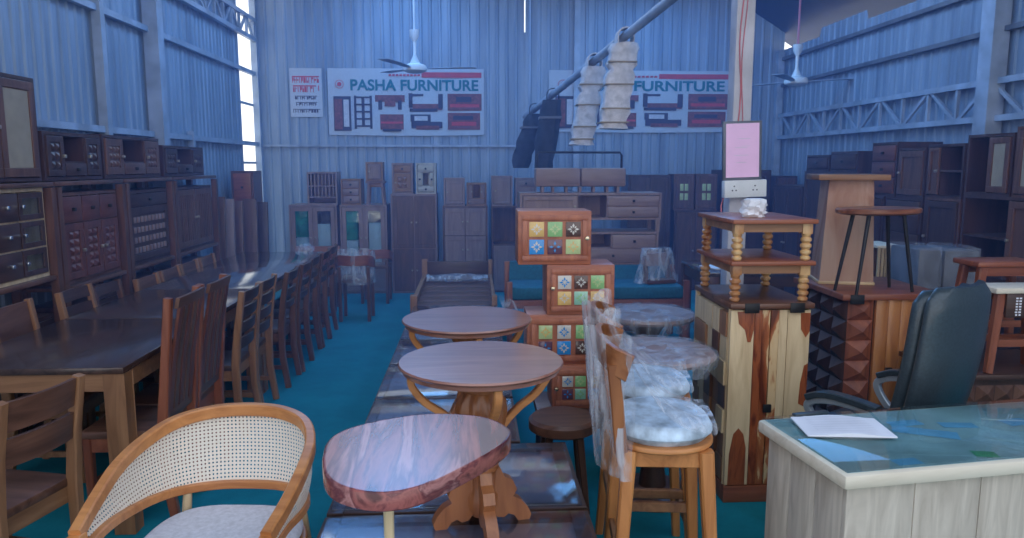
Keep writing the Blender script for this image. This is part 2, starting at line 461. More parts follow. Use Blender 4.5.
def shop_banner(px0, px1, pyt, pyb, label):
    y = YB - .035
    x0, zt = W(px0, pyt, y); x1, zb = W(px1, pyb, y)
    w, h = x1 - x0, zt - zb
    t = thing('banner_sign', label, 'banner', (x0, y, zb), 0, 'shop banners on the back wall')
    b = B()                                            # vinyl with a slight sag
    nx = 14
    for s_ in (0, .004):
        vs = [[b.bm.verts.new((w * i / nx, s_ + .006 * math.sin(i * 1.3), h * j / 4 - (.012 * math.sin(math.pi * i / nx) if j == 0 else 0))) for i in range(nx + 1)] for j in range(5)]
        for j in range(4):
            for i in range(nx): b.bm.faces.new((vs[j][i], vs[j][i + 1], vs[j + 1][i + 1], vs[j + 1][i]))
    b.build('vinyl_sheet', M['banner'], t)
    u = lambda f: f * w
    v = lambda f: f * h
    yf = -.012
    text_mesh('lettering', 'PASHA FURNITURE', u(.145), u(.965), v(.665), v(.835), yf, 'ink_teal', t, .028)
    flat(B(), u(.60), v(.865), u(.985), v(.945), yf).build('red_strip', M['ink_red'], t)
    b = B()
    for k in range(9): flat(b, u(.39 + k * .023), v(.885), u(.39 + k * .023 + .017), v(.915), yf)
    b.build('small_print', M['ink_red'], t)
    b = B()                                            # round emblem
    for k in range(28):
        a0, a1 = 2 * math.pi * k / 28, 2 * math.pi * (k + 1) / 28
        f = lambda a, r: (u(.075) + r * math.cos(a), yf, v(.76) + r * math.sin(a))
        b.quad(f(a0, .052 * w / 2.2 * 1.15), f(a1, .052 * w / 2.2 * 1.15), f(a1, .046 * w / 2.2 * 1.15), f(a0, .046 * w / 2.2 * 1.15))
        b.quad(f(a0, .030 * w / 2.2), f(a1, .030 * w / 2.2), f(a1, 0), f(a0, 0))
    b.build('emblem', M['ink_red'], t)
    yp = yf
    def pic(nm, items):
        bb = B(); mats = []
        for q, (mt, ax, az, cx, cz) in enumerate(items):
            if mt not in mats: mats.append(mt)
            bb.quad((u(ax), yp - .0006 * q, v(az)), (u(cx), yp - .0006 * q, v(az)), (u(cx), yp - .0006 * q, v(cz)), (u(ax), yp - .0006 * q, v(cz)), mats.index(mt))
        bb.build(nm, [M[m_] for m_ in mats], t)
    pic('printed_wardrobe', [('ink_dark', .035, .06, .145, .58), ('ink_pale', .098, .12, .132, .53), ('ink_brown', .04, .08, .09, .54)])
    sh = [('ink_dark', .165, .09, .18, .59), ('ink_dark', .265, .09, .28, .59), ('ink_dark', .213, .12, .232, .57)]
    for k in range(5): sh.append(('ink_dark', .165, .12 + k * .108, .28, .145 + k * .108))
    pic('printed_rack', sh)
    pic('printed_table', [('ink_brown', .30, .50, .49, .60), ('ink_dark', .32, .38, .345, .52), ('ink_dark', .445, .38, .47, .52), ('ink_brown', .36, .43, .43, .52)])
    pic('printed_chest', [('ink_brown', .33, .08, .48, .31), ('ink_red', .335, .17, .475, .20), ('ink_dark', .345, .05, .465, .09)])
    pic('printed_daybed', [('ink_dark', .515, .41, .54, .63), ('ink_dark', .515, .585, .61, .62), ('ink_brown', .54, .38, .73, .47), ('ink_dark', .52, .35, .70, .40), ('ink_dark', .705, .40, .735, .62)])
    pic('printed_bed', [('ink_dark', .525, .20, .655, .31), ('ink_pale', .55, .215, .635, .285), ('ink_dark', .53, .10, .73, .20), ('ink_brown', .56, .08, .71, .14)])
    pic('printed_sofa_set', [('ink_brown', .765, .37, .985, .625), ('ink_red', .78, .42, .97, .47), ('ink_dark', .82, .50, .92, .58)])
    pic('printed_sofa', [('ink_brown', .765, .08, .975, .335), ('ink_red', .79, .14, .95, .20), ('ink_dark', .80, .23, .93, .29)])
    return t
shop_banner(327, 484, 68, 135, 'full shop banner with teal PASHA FURNITURE lettering beside the small notice')
shop_banner(549, 729, 70, 132, 'same shop banner half hidden behind the hanging wrapped bundles')

def notice():
    y = YB - .03
    x0, zt = W(289, 68, y); x1, zb = W(323, 117, y)
    w, h = x1 - x0, zt - zb
    t = thing('wall_sign', 'small white wall notice in red and black script beside the full banner', 'sign', (x0, y, zb))
    B().box(0, 0, 0, w, .006, h).build('board', M['banner'], t)
    r = random.Random(3)
    def script(b, z, hh, xa, xb, bar):
        if bar: flat(b, xa * w, z + hh * .82, xb * w, z + hh, -.002)
        x = xa * w
        while x < xb * w - .02:
            g = r.uniform(.022, .04)
            flat(b, x, z, x + .009, z + hh * .8, -.002)
            if r.random() < .7: flat(b, x + .009, z + hh * r.choice((.0, .3, .5)), x + g * .8, z + hh * r.choice((.18, .45, .66)) + .012, -.0025)
            x += g
    b = B(); script(b, h * .70, h * .14, .08, .92, True); script(b, h * .51, h * .14, .10, .82, True); flat(b, w * .88, h * .54, w * .91, h * .65, -.002)
    b.build('red_script', M['ink_red'], t)
    for z, xa, xb in ((.36, .15, .85), (.23, .18, .84), (.09, .08, .92)):
        b = B(); script(b, h * z, h * .075, xa, xb, True); b.build('script_line', M['ink_dark'], t)
notice()

# ------------------------------------------------------------------ ceiling fans
def ceiling_fan(label, x, y, z, top, angs, rodmat):
    t = thing('ceiling_fan', label, 'fan', (x, y, z), 0, 'ceiling fans')
    B().lathe([(.012, .10), (.012, top - z)], 10).build('down_rod', M[rodmat], t)
    B().lathe([(.012, .42), (.055, .43), (.05, .36), (.018, .30), (.012, .29)], 20).build('hanger_cup', M['white'], t)
    B().lathe([(.02, .30), (.018, .16), (.045, .10), (.06, .07), (.12, .05), (.135, .02), (.13, -.01), (.08, -.03), (.02, -.035)], 24).build('motor', M['white'], t)
    for a in angs:
        ca, sa = math.cos(R(a)), math.sin(R(a))
        b = B()
        pts = [(.12 * ca, .12 * sa, .015), (.2 * ca, .2 * sa, .02), (.42 * ca, .42 * sa, .03), (.68 * ca, .68 * sa, .035)]
        b.sweep(pts, [.04, .09, .12, .13], [.006] * 4)
        b.build('blade', M['steel'], t)
fx, fz = W(415, 70, 8.5); ceiling_fan('white ceiling fan hanging before the full shop banner', fx, 8.5, fz, 4.78, (5, 125, 245), 'white')
fx, fz = W(796, 83, 8.6); ceiling_fan('white ceiling fan hanging near the lattice truss of the side wall', fx, 8.6, fz, 4.1, (-10, 110, 230), 'red_cable')

# ------------------------------------------------------------------ overhead pole with wrapped bundles
def overhead():
    pa = Vector((1.55, 4.9, 2.92)); x, z = W(530, 113, 9.3); pb = Vector((x, 9.3, z))
    p0 = Vector((0, 0, 0))
    b = B(); b.bar(pa, pb + (pb - pa) * .05, .075, sec='r')
    b.bar(pa - (pb - pa) * .05, pa, .075, sec='r')
    b.bar(pa + Vector((0, 0, .02)), pa + Vector((0, 0, 1.75)), .02, sec='r'); b.bar(pb, pb + Vector((0, 0, 2.55)), .015, sec='r')
    tag(b.build('overhead_pole', M['steel']), 'long grey pole slung aslant under the roof carrying wrapped bundles', 'pole')
    r = random.Random(11)
    def onpole(px):            # point of the pole seen in that column
        best = min((abs((pa + (pb - pa) * k / 400 - Vector((0, 0, 0))).x - 0), k) for k in (0,))
        for k in range(401):
            q = pa + (pb - pa) * k / 400
            v = MC.transposed() @ (q - Vector((0, 0, CAMZ)))
            if 512 + FPX * v.x / -v.z <= px: return q
        return pb
    def bundle(pxt, pxb, pyb, wpx, label):
        q = onpole(pxt)
        x1, z1 = W(pxb, pyb, q.y)
        top = Vector((q.x, q.y, q.z)); bot = Vector((x1, q.y, z1))
        w = wpx * q.y / 747
        t = thing('hanging_bundle', label, 'bundle', top, 0, 'wrapped bundles on the overhead pole')
        d = bot - top
        n = 16
        side = Vector((1, 0, 0))
        rings = []
        for i in range(n + 1):
            f = i / n
            cpt = d * f + Vector((0, .04, -.055 * (1 - f)))
            ww = w * (.42 + .10 * math.sin(i * 2.1) * .4 + (.05 if i % 5 else -.02)); dd = .085
            ring = []
            for k in range(12):
                a = 2 * math.pi * k / 12
                ring.append(cpt + Vector((ww * math.copysign(abs(math.cos(a)) ** .55, math.cos(a)) + r.uniform(-.006, .006), dd * math.copysign(abs(math.sin(a)) ** .55, math.sin(a)) - .04 + r.uniform(-.006, .006), r.uniform(-.006, .006))))
            rings.append(ring)
        B().ring_skin(rings).build('wrapped_post', M['wrap_cloth'], t)
        for f in (.28, .52, .78, .93):
            c_ = d * f + Vector((0, 0, 0))
            b = B(); b.box(c_.x - w * .455, c_.y - .092, c_.z - .006, c_.x + w * .455, c_.y + .092, c_.z + .006, .003); b.build('tie_band', M['ivory'], t)
        b = B()
        b.sweep(spline([(-.062, 0, -.075), (-.066, 0, 0), (-.045, 0, .048), (0, 0, .066), (.045, 0, .048), (.066, 0, 0), (.062, 0, -.075)], 4), .010, .15, 'q', up=Vector((0, 1, 0)))
        b.build('hanging_strap', M['wrap_cloth'], t)
    bundle(625, 612, 129, 31, 'larger pale wrapped bundle tied to the overhead pole')
    bundle(594, 581, 145, 25, 'slimmer pale wrapped bundle hanging behind the larger one')
    def dark(px, pyt, pyb, wpx, label, tilt):
        q = onpole(px); w = wpx * q.y / 747
        z0 = W(px, pyb, q.y)[1]
        t = thing('sacking_roll', label, 'bundle', (q.x, q.y, q.z), 0, 'dark rolls on the overhead pole')
        h = q.z - z0
        rings = []
        for i in range(9):
            f = i / 8
            rings.append([Vector((tilt * f * h + w * .5 * (.75 + .3 * math.sin(math.pi * f)) * math.cos(2 * math.pi * k / 10) + r.uniform(-.02, .02), -.0 + .09 * math.sin(2 * math.pi * k / 10) + r.uniform(-.01, .01), -.06 - (h - .06) * f)) for k in range(10)])
        B().ring_skin(rings).build('roll', M['wrap_dark'], t)
        b = B(); b.box(tilt * .3 * h - w * .5, -.105, -.33 * h, tilt * .3 * h + w * .5, .105, -.30 * h); b.build('tie_band', M['steel_dark'], t)
        b = B(); b.sweep(spline([(-.062, 0, -.08), (-.066, 0, 0), (-.045, 0, .048), (0, 0, .066), (.045, 0, .048), (.066, 0, 0), (.062, 0, -.08)], 4), .008, .06, 'q', up=Vector((0, 1, 0))); b.build('hanging_strap', M['wrap_dark'], t)
    dark(553, 95, 168, 22, 'dark sacking roll on the pole beside the slim pale bundle', -.12)
    dark(535, 108, 168, 20, 'dark sacking roll at the low end of the overhead pole', -.25)
overhead()

# ------------------------------------------------------------------ white post with sign and socket board
M['post_wrap'] = plain('wrapped_post_paint', (.52, .49, .54), .55, noise=.2, nscale=5)
def white_post():
    y = 4.75
    xa, _ = W(731, 80, y); xb, _ = W(749.5, 80, y)
    x = (xa + xb) / 2; r = (xb - xa) / 2
    t = thing('roof_post', 'white wrapped roof post with red cable behind the turned-leg stools', 'post', (x, y, 0))
    B().box(-r, -r, 0, r, r, 4.9, .01).build('shaft', M['post_wrap'], t)
    pts = [(-r * .45 + .01 * math.sin(k * .9), -r - .006, 1.9 + k * .1) for k in range(27)]
    b = B(); b.sweep(pts, .008, .008, 'r'); b.build('cable', M['red_cable'], t)
    pts = [(-r * .1 + .012 * math.sin(k * .7 + 2), -r - .006, 1.9 + k * .1) for k in range(27)]
    b = B(); b.sweep(pts, .006, .006, 'r'); b.build('cable', M['red_cable'], t)
    yf = y - r - .002
    x0, zt = W(724, 121, yf); x1, zb = W(760, 180, yf)
    s = thing('framed_notice', 'pink paper notice in a dark frame on the white post', 'sign', ((x0 + x1) / 2, yf, zb))
    w, h = x1 - x0, zt - zb
    s.rotation_euler = (0, R(-2), 0)
    b = B(); b.box(-w / 2, -.025, 0, w / 2, 0, h, .004); b.build('frame', M['steel_dark'], s)
    b = B(); flat(b, -w / 2 + .018, .018, w / 2 - .018, h - .015, -.0265); b.build('pink_sheet', M['pink'], s)
    for zz, a, c in ((.55, -.2, .12), (.575, -.05, .2), (.42, -.22, .16), (.70, -.1, .2), (.87, -.05, .06), (.30, -.15, .1)):
        flat(B(), a * w, h * zz, c * w, h * zz + .002, -.027).build('pencil_line', M['ink_pale'], s)
    x0, zt = W(722, 180, yf); x1, zb = W(763, 197, yf)
    e = thing('socket_board', 'white electrical socket board under the pink notice', 'socket', ((x0 + x1) / 2, yf, zb))
    w, h = x1 - x0, zt - zb
    e.rotation_euler = (0, R(-2), 0)
    b = B(); b.box(-w / 2, -.06, 0, w / 2, 0, h, .006); b.build('casing', M['white'], e)
    for cx in (-.27, .22):
        b = B()
        for dx, dz in ((0, .018), (-.012, -.008), (.012, -.008)):
            b.box(cx * w + dx - .004, -.0615, h / 2 + dz - .004, cx * w + dx + .004, -.059, h / 2 + dz + .004)
        b.build('socket_holes', M['ink_dark'], e)
    b = B(); b.sweep([(-w / 2 + .01, -.03, .02), (-w / 2 - .012, -.03, -.05), (-w / 2 - .008, -.03, -.14), (-w / 2 - .0, -.03, -.20)], .009, .009, 'r'); b.build('cable', M['red_cable'], e)
white_post()

# ------------------------------------------------------------------ chairs
def make_chair(kind, wd='walnut', edge='brown', top=.88):
    """dining chair, front towards -Y; rear legs run up into the back posts"""
    t = thing('dining_chair', '-', 'chair')
    w, d, sh = .38, .38, .45
    B().box(-w / 2, -d / 2, sh - .035, w / 2, d / 2 - .03, sh, .006).build('seat', M[wd + '_y'], t)
    b = B()
    b.box(-w / 2 + .03, -d / 2 + .02, sh - .10, w / 2 - .03, -d / 2 + .045, sh - .035); b.box(-w / 2 + .03, d / 2 - .06, sh - .10, w / 2 - .03, d / 2 - .035, sh - .035)
    for s in (-1, 1): b.box(s * w / 2 - s * .008, -d / 2 + .03, sh - .10, s * w / 2 - s * .032, d / 2 - .03, sh - .035)
    b.build('seat_rail', M[edge + '_x'], t)
    for s in (-1, 1):
        b = B(); b.bar((s * (w / 2 - .022), -d / 2 + .025, 0), (s * (w / 2 - .022), -d / 2 + .025, sh - .035), .034, .034, .042, .042, up=Vector((0, 1, 0))); b.build('leg', M[edge + '_z'], t)
        b = B()
        b.sweep([(s * (w / 2 - .018), d / 2 + .02, 0), (s * (w / 2 - .018), d / 2 - .015, .25), (s * (w / 2 - .018), d / 2 - .015, sh), (s * (w / 2 - .018), d / 2 + .005, sh + .2), (s * (w / 2 - .018), d / 2 + .045, top)],
                [.038] * 5, [.040, .045, .050, .042, .034], up=Vector((0, 1, 0)))
        b.build('back_post', M[edge + '_z'], t)
    iw = w / 2 - .036
    def by(z): return d / 2 - .012 + max(0, z - sh) ** 1.5 * .20
    def cross(z0, z1, nm, bow=.018):
        b = B(); n = 8
        rings = []
        for i in range(n + 1):
            x = -iw - .004 + (2 * iw + .008) * i / n; o = bow * math.cos(math.pi * x / (2 * iw + .02))
            rings.append([(x, by(z0) + o - .009, z0), (x, by(z0) + o + .009, z0), (x, by(z1) + o + .009, z1), (x, by(z1) + o - .009, z1)])
        b.ring_skin(rings); b.build(nm, M[wd + '_x'], t)
    if kind == 'tall':
        cross(top - .05, top - .002, 'top_rail', .006); cross(sh + .03, sh + .07, 'lower_rail', .006)
        for k in range(5):
            x = -iw + .035 + k * (2 * iw - .07) / 4
            b = B(); b.sweep([(x, by(sh + .07) + .006, sh + .068), (x, by((top + sh) / 2) + .006, (top + sh) / 2), (x, by(top - .05) + .006, top - .048)], [.046] * 3, [.014] * 3, up=Vector((0, 1, 0)))
            b.build('slat', M[(wd if k % 2 else 'rosy') + '_z'], t)
    elif kind == 'ladder':
        n = 4; z = sh + .06; g = (top - .005 - z) / n
        for k in range(n): cross(z + k * g + g * .30, z + (k + 1) * g, 'slat')
    elif kind == 'wide_ladder':
        cross(top - .115, top - .005, 'slat', .022); cross(top - .245, top - .14, 'slat', .022)
    elif kind == 'panel':
        cross(sh + .05, top - .01, 'back_panel', .006)
        for x in (-.07, .07):
            b = B(); b.sweep([(x, by(sh + .06) + .02, sh + .06), (x, by(top - .02) + .02, top - .02)], .012, .012, up=Vector((0, 1, 0))); b.build('rib', M[edge + '_z'], t)
    elif kind == 'carved':
        cross(top - .07, top - .005, 'top_rail'); cross(sh + .14, sh + .19, 'slat'); cross(sh + .24, sh + .29, 'slat')
    b = B(); b.box(-w / 2 + .03, -d / 2 + .018, .17, w / 2 - .03, -d / 2 + .036, .20)
    for s in (-1, 1): b.box(s * (w / 2 - .03), -d / 2 + .03, .14, s * (w / 2 - .014), d / 2 - .01, .17)
    b.build('stretcher', M[edge + '_x'], t)
    return t

P_tall = make_chair('tall', 'walnut', 'red', 1.06); U_tall = []
P_lad = make_chair('ladder', 'dark', 'brown', .90); U_lad = []
P_wide = make_chair('wide_ladder', 'walnut', 'brown', .86); U_wide = []
P_pan = make_chair('panel', 'walnut', 'brown', .92); U_pan = []
P_car = make_chair('carved', 'dark', 'walnut', .87); U_car = []
G1 = 'dining chairs along the aisle'; G2 = 'dining chairs along the wall side'
AX = -1.60
ordn = ['first', 'second', 'third', 'fourth', 'fifth', 'sixth', 'seventh', 'eighth', 'ninth']
place(P_tall, U_tall, (AX, 3.505, 0), -90, 'tall slat-back dark chair at the corner of the front dining table', G1)
place(P_tall, U_tall, (AX, 3.90, 0), -90, 'tall slat-back dark chair just behind the first tall one on the aisle', G1)
place(P_lad, U_lad, (AX - .02, 4.62, 0), -90, 'ladder-back chair with pale post edges behind the tall slat chairs', G1)
place(P_lad, U_lad, (AX - .02, 5.005, 0), -90, 'second ladder-back chair with pale post edges on the aisle row', G1)
for i, (y, nm) in enumerate(((5.62, 'first'), (6.05, 'second'), (6.45, 'third'), (6.85, 'fourth'), (7.25, 'last'))):
    place(P_car, U_car, (AX - .0 + .01 * (i % 2), y, 0), -90, 'open-back dark chair, %s of five down the aisle past the ladder-backs' % nm, G1)
WX = -2.22
place(P_pan, U_pan, (WX, 3.98, 0), 90, 'solid-back reddish chair across the front dining table', G2)
place(P_lad, U_lad, (WX, 4.62, 0), 90, 'ladder-back chair across the middle table, beside the solid-back one', G2)
place(P_car, U_car, (WX, 5.005, 0), 90, 'open-back chair across the middle table, below the chequered sideboard', G2)
place(P_pan, U_pan, (WX, 5.62, 0), 90, 'solid-back chair across the glossy far table, first from the front', G2).scale.z = .9
place(P_pan, U_pan, (WX, 6.05, 0), 90, 'solid-back chair across the glossy far table, second from the front', G2).scale.z = .9
place(P_pan, U_pan, (WX, 6.45, 0), 90, 'solid-back chair across the glossy far table, third from the front', G2).scale.z = .9
place(P_pan, U_pan, (WX, 6.88, 0), 90, 'solid-back chair across the glossy far table, last of its row', G2).scale.z = .9
place(P_wide, U_wide, (-1.77, 2.70, 0), -104, 'broad two-slat dining chair in front of the front dining table', 'two-slat chairs in front of the dining table')
place(P_wide, U_wide, (-1.88, 2.30, 0), -104, 'two-slat dining chair cut by the picture edge beside its twin', 'two-slat chairs in front of the dining table')

# ------------------------------------------------------------------ dining tables
def dining_table(y0, y1, label, tw, ew, mt=None):
    x0, x1 = -2.35, -1.53
    t = thing('dining_table', label, 'table', ((x0 + x1) / 2, (y0 + y1) / 2, 0), 0, 'row of dining tables')
    w, l, h = (x1 - x0) / 2, (y1 - y0) / 2, .775
    B().box(-w, -l, h - .03, w, l, h, .004).build('table_top', mt or M[tw + '_y'], t)
    b = B()
    for s in (-1, 1):
        b.box(s * w - s * .012, -l + .05, h - .11, s * w - s * .037, l - .05, h - .03); b.box(-w + .05, s * l - s * .012, h - .11, w - .05, s * l - s * .037, h - .03)
    b.build('apron', M[ew + '_x'], t)
    for sx in (-1, 1):
        for sy in (-1, 1):
            b = B(); b.box(sx * w - sx * .004, sy * l - sy * .004, 0, sx * w - sx * .088, sy * l - sy * .088, h - .03, .004); b.build('leg', M[ew + '_z'], t)
    return t
M['dine_top'] = wood('dining_top', [(.3, (.035, .018, .016)), (.7, (.085, .045, .036))], axis=1, rough=.25, coat=.3)
M['dine_gloss'] = wood('dining_gloss', [(.3, (.05, .035, .035)), (.7, (.10, .07, .07))], axis=1, rough=.12, coat=1)
dining_table(3.22, 4.28, 'dark-topped dining table with stout brown legs behind the two-slat chair', 'walnut', 'brown', M['dine_top'])
dining_table(4.30, 5.30, 'middle dark dining table between the ladder-back chairs', 'walnut', 'brown', M['dine_top'])
dining_table(5.32, 7.60, 'long far dining table with a glossy top under the leaning boards', 'walnut', 'brown', M['dine_gloss'])

# ------------------------------------------------------------------ cane chair
def cane_chair():
    t = thing('cane_chair', 'barrel armchair with woven cane back and pale cushion on the teal carpet', 'chair', (-.845, 2.36, 0), -4)
    half = [(-.275, -.33, .600), (-.292, -.20, .640), (-.300, -.05, .688), (-.284, .09, .718), (-.228, .205, .747), (-.125, .275, .762), (0, .295, .766)]
    top = spline(half + [(-x, y, z) for x, y, z in half[-2::-1]], 7)
    halfl = [(-.272, -.30, .540), (-.276, -.18, .548), (-.280, -.04, .532), (-.262, .09, .515), (-.215, .185, .502), (-.12, .245, .496), (0, .262, .494)]
    low = spline(halfl + [(-x, y, z) for x, y, z in halfl[-2::-1]], 7)
    B().sweep(top, .034, .044).build('top_rail', M['honey_x'], t)
    B().sweep(low, .026, .030).build('lower_rail', M['honey_x'], t)
    me = bpy.data.meshes.new('cane_panel'); bm = bmesh.new(); uvl = bm.loops.layers.uv.new('UVMap')
    nv = 6; grid = []
    L = [0]
    for a, b_ in zip(top, top[1:]): L.append(L[-1] + (b_ - a).length)
    for i in range(len(top)):
        row = []
        for j in range(nv + 1):
            f = j / nv; p = low[i] * (1 - f) + top[i] * f
            bulge = math.sin(math.pi * f) * .012
            row.append((bm.verts.new(p + Vector((p.x, p.y, 0)).normalized() * bulge), L[i] / .0135, (p.z - .5) / .0135))
        grid.append(row)
    for i in range(len(top) - 1):
        for j in range(nv):
            q = (grid[i][j], grid[i + 1][j], grid[i + 1][j + 1], grid[i][j + 1])
            f = bm.faces.new([v[0] for v in q]); f.smooth = True
            for lp, v in zip(f.loops, q): lp[uvl].uv = (v[1], v[2])
    bm.to_mesh(me); bm.free(); me.materials.append(M['cane'])
    o = bpy.data.objects.new('cane_panel', me); C.objects.link(o); o.parent = t
    out = [(.27 * math.copysign(abs(math.cos(a)) ** .6, math.cos(a)), -.03 + .27 * math.copysign(abs(math.sin(a)) ** .7, math.sin(a))) for a in [2 * math.pi * k / 40 for k in range(40)]]
    B().prism(out, .335, .39, .008).build('seat_frame', M['honey_x'], t)
    B().prism([(x * .95, y * .95) for x, y in out], .392, .440, .022).build('cushion', M['cushion'], t)
    for s in (-1, 1):
        b = B(); b.sweep([(s * .262, -.305, 0), (s * .268, -.295, .38), (s * .275, -.30, .575)], [.026, .036, .034], [.026, .036, .034], 'r', Vector((0, 1, 0))); b.build('leg', M['honey_z'], t)
        b = B(); b.sweep([(s * .235, .27, 0), (s * .215, .205, .36), (s * .20, .205, .495)], [.026, .036, .030], [.026, .036, .030], 'r', Vector((0, 1, 0))); b.build('leg', M['pale_z'], t)
        b = B(); b.prism([(s * .272 - .02, -.36), (s * .272 + .02, -.36), (s * .272 + .02, -.31), (s * .272 - .02, -.31)], .555, .605, .005); b.build('arm_end', M['honey_y'], t)
cane_chair()

# ------------------------------------------------------------------ low tables in the middle row
M['board'] = wood('greyed_board', [(.3, (.21, .19, .23)), (.7, (.28, .255, .30))], axis=0, rough=.5)
def coffee_table():
    t = thing('coffee_table', '-', 'table', group='row of low glass-topped tables')
    w, l, h = .465, .315, .42
    b = B()
    for s in (-1, 1):
        b.box(s * w, -l, h - .035, s * (w - .06), l, h, .004); b.box(-w + .06, s * l, h - .035, w - .06, s * (l - .05), h, .004)
    b.build('top_frame', M['dark_x'], t)
    B().box(-w + .06, -l + .05, h - .03, w - .06, l - .05, h - .018).build('inner_board', M['board'], t)
    B().box(-w + .012, -l + .012, h + .001, w - .012, l - .012, h + .009, .002).build('glass_top', M['tint_glass'], t)
    b = B()
    for s in (-1, 1):
        b.box(s * (w - .02), -l + .05, h - .12, s * (w - .045), l - .05, h - .035); b.box(-w + .05, s * (l - .02), h - .12, w - .05, s * (l - .045), h - .035)
    b.build('apron', M['red_x'], t)
    for sx in (-1, 1):
        for sy in (-1, 1):
            B().box(sx * (w - .01), sy * (l - .01), 0, sx * (w - .08), sy * (l - .08), h - .035, .004).build('leg', M['walnut_z'], t)
    B().box(-w + .06, -l + .06, .10, w - .06, l - .06, .12).build('shelf', M['dark_x'], t)
    return t
P_cof = coffee_table(); U_cof = []
CX = -.065
for i, lab in enumerate(('low glass-topped table in front, under the streaked slab table', 'low glass-topped table under the foot of the front carved pedestal table',
                         'low glass-topped table beside the wrapped bar stools, behind the carved foot',
                         'low glass-topped table under the second round pedestal table', 'low dark table just behind the second round pedestal table',
                         'second low dark table behind the second round pedestal table', 'low dark table last but one before the daybed', 'low dark table last in the row, touching the daybed')):
    tb = place(P_cof, U_cof, (CX if i < 3 else -.165, 1.525 + i * .655, 0), 0, lab, 'row of low glass-topped tables')
    tb.scale.x = 1 if i < 3 else .785
TT = .429

def pedestal_table():
    t = thing('pedestal_table', '-', 'table', group='carved round pedestal tables')
    H = .575
    B().lathe([(.0, H - .034), (.245, H - .034), (.262, H - .028), (.262, H - .016), (.272, H - .012), (.276, H - .006), (.272, H), (0, H)], 56).build('table_top', M['table_top'], t)
    b = B(); rings = []                          # fluted column
    for r_, z in ((.034, .03), (.052, .06), (.056, .10), (.046, .13), (.050, .19), (.058, .20), (.058, .212), (.044, .222), (.040, .25), (.046, .262), (.030, .287)):
        fl = .09 if .11 < z < .195 or .215 < z < .255 else 0
        rings.append([(r_ * (1 + fl * math.cos(12 * 2 * math.pi * k / 72)) * math.cos(2 * math.pi * k / 72), r_ * (1 + fl * math.cos(12 * 2 * math.pi * k / 72)) * math.sin(2 * math.pi * k / 72), z) for k in range(72)])
    b.ring_skin(rings); b.build('column', M['teak_z'], t)
    b = B()                                      # gadrooned urn
    prof = [(.026, .285), (.05, .30), (.072, .345), (.080, .40), (.076, .44), (.058, .47), (.065, .48), (.065, .50), (.10, .52), (.10, .541)]
    rings = []
    for r_, z in prof:
        rings.append([(r_ * (1 + (.11 * math.cos(10 * 2 * math.pi * k / 60) if .29 < z < .46 else 0)) * math.cos(2 * math.pi * k / 60), r_ * (1 + (.11 * math.cos(10 * 2 * math.pi * k / 60) if .29 < z < .46 else 0)) * math.sin(2 * math.pi * k / 60), z) for k in range(60)])
    b.ring_skin(rings); b.build('urn', M['teak_z'], t)
    for k in range(4):
        a = R(12 + 90 * k); c, s = math.cos(a), math.sin(a)
        P = [(.235, .541), (.232, .50), (.19, .445), (.13, .40), (.085, .355), (.045, .30)]
        b = B(); b.sweep(spline([(r_ * c, r_ * s, z) for r_, z in P], 5), .024, .026, up=Vector((-s, c, 0))); b.build('bracket', M['honey_x'], t)
        b = B()                                   # scrolled foot, cut from thick board
        P = [(.03, .215), (.06, .20), (.075, .165), (.105, .15), (.12, .115), (.108, .09), (.135, .075), (.16, .045), (.172, .018), (.165, .0), (.125, .0), (.11, .022), (.09, .03), (.075, .018), (.05, .022), (.03, .05)]
        sd = Vector((-s, c, 0)) * .02
        b.ring_skin([[Vector((r_ * c, r_ * s, z)) - sd for r_, z in P], [Vector((r_ * c, r_ * s, z)) + sd for r_, z in P]])
        b.build('foot', M['teak_z'], t)
    return t
P_ped = pedestal_table(); U_ped = []
HT = TT + .575
for (px, py, lab) in ((481, 360, 'front round pedestal table with carved urn, behind the streaked slab table'),
                      (467, 318, 'second round pedestal table with curved brackets, beside the drawer stack')):
    x, y = F(px, py, HT)
    place(P_ped, U_ped, (x, y, TT), 0, lab, 'carved round pedestal tables')

def slab_table():
    H = TT + .555
    pp = [(322, 458), (328, 440), (348, 428), (390, 418), (435, 413), (482, 416), (507, 426), (510, 436), (495, 449), (455, 471), (415, 488), (375, 493), (340, 486), (325, 474)]
    pts = [F(px, py, H) for px, py in pp]
    cx = sum(p[0] for p in pts) / len(pts); cy = sum(p[1] for p in pts) / len(pts)
    loop = spline([(x - cx, y - cy, 0) for x, y in pts] + [(pts[0][0] - cx, pts[0][1] - cy, 0)], 4)[:-1]
    t = thing('slab_table', 'small side table with a rounded streaked slab top on a thin yellow leg', 'table', (cx, cy, TT))
    B().prism([(p.x, p.y) for p in loop], .555 - .043, .555, .004).build('slab_top', [M['slab_top']], t)
    lx, ly = F(389, 525, H - .12)
    for (x, y, x2, y2) in ((lx - cx, ly - cy, lx - cx, ly - cy), (lx * 1.16 - cx, ly * 1.16 - cy, lx * 1.18 - cx, ly * 1.18 - cy)):
        b = B(); b.bar((x2, y2, 0), (x, y, .514), .018, sec='r', w2=.024); b.build('leg', M['pale_z'], t)
slab_table()

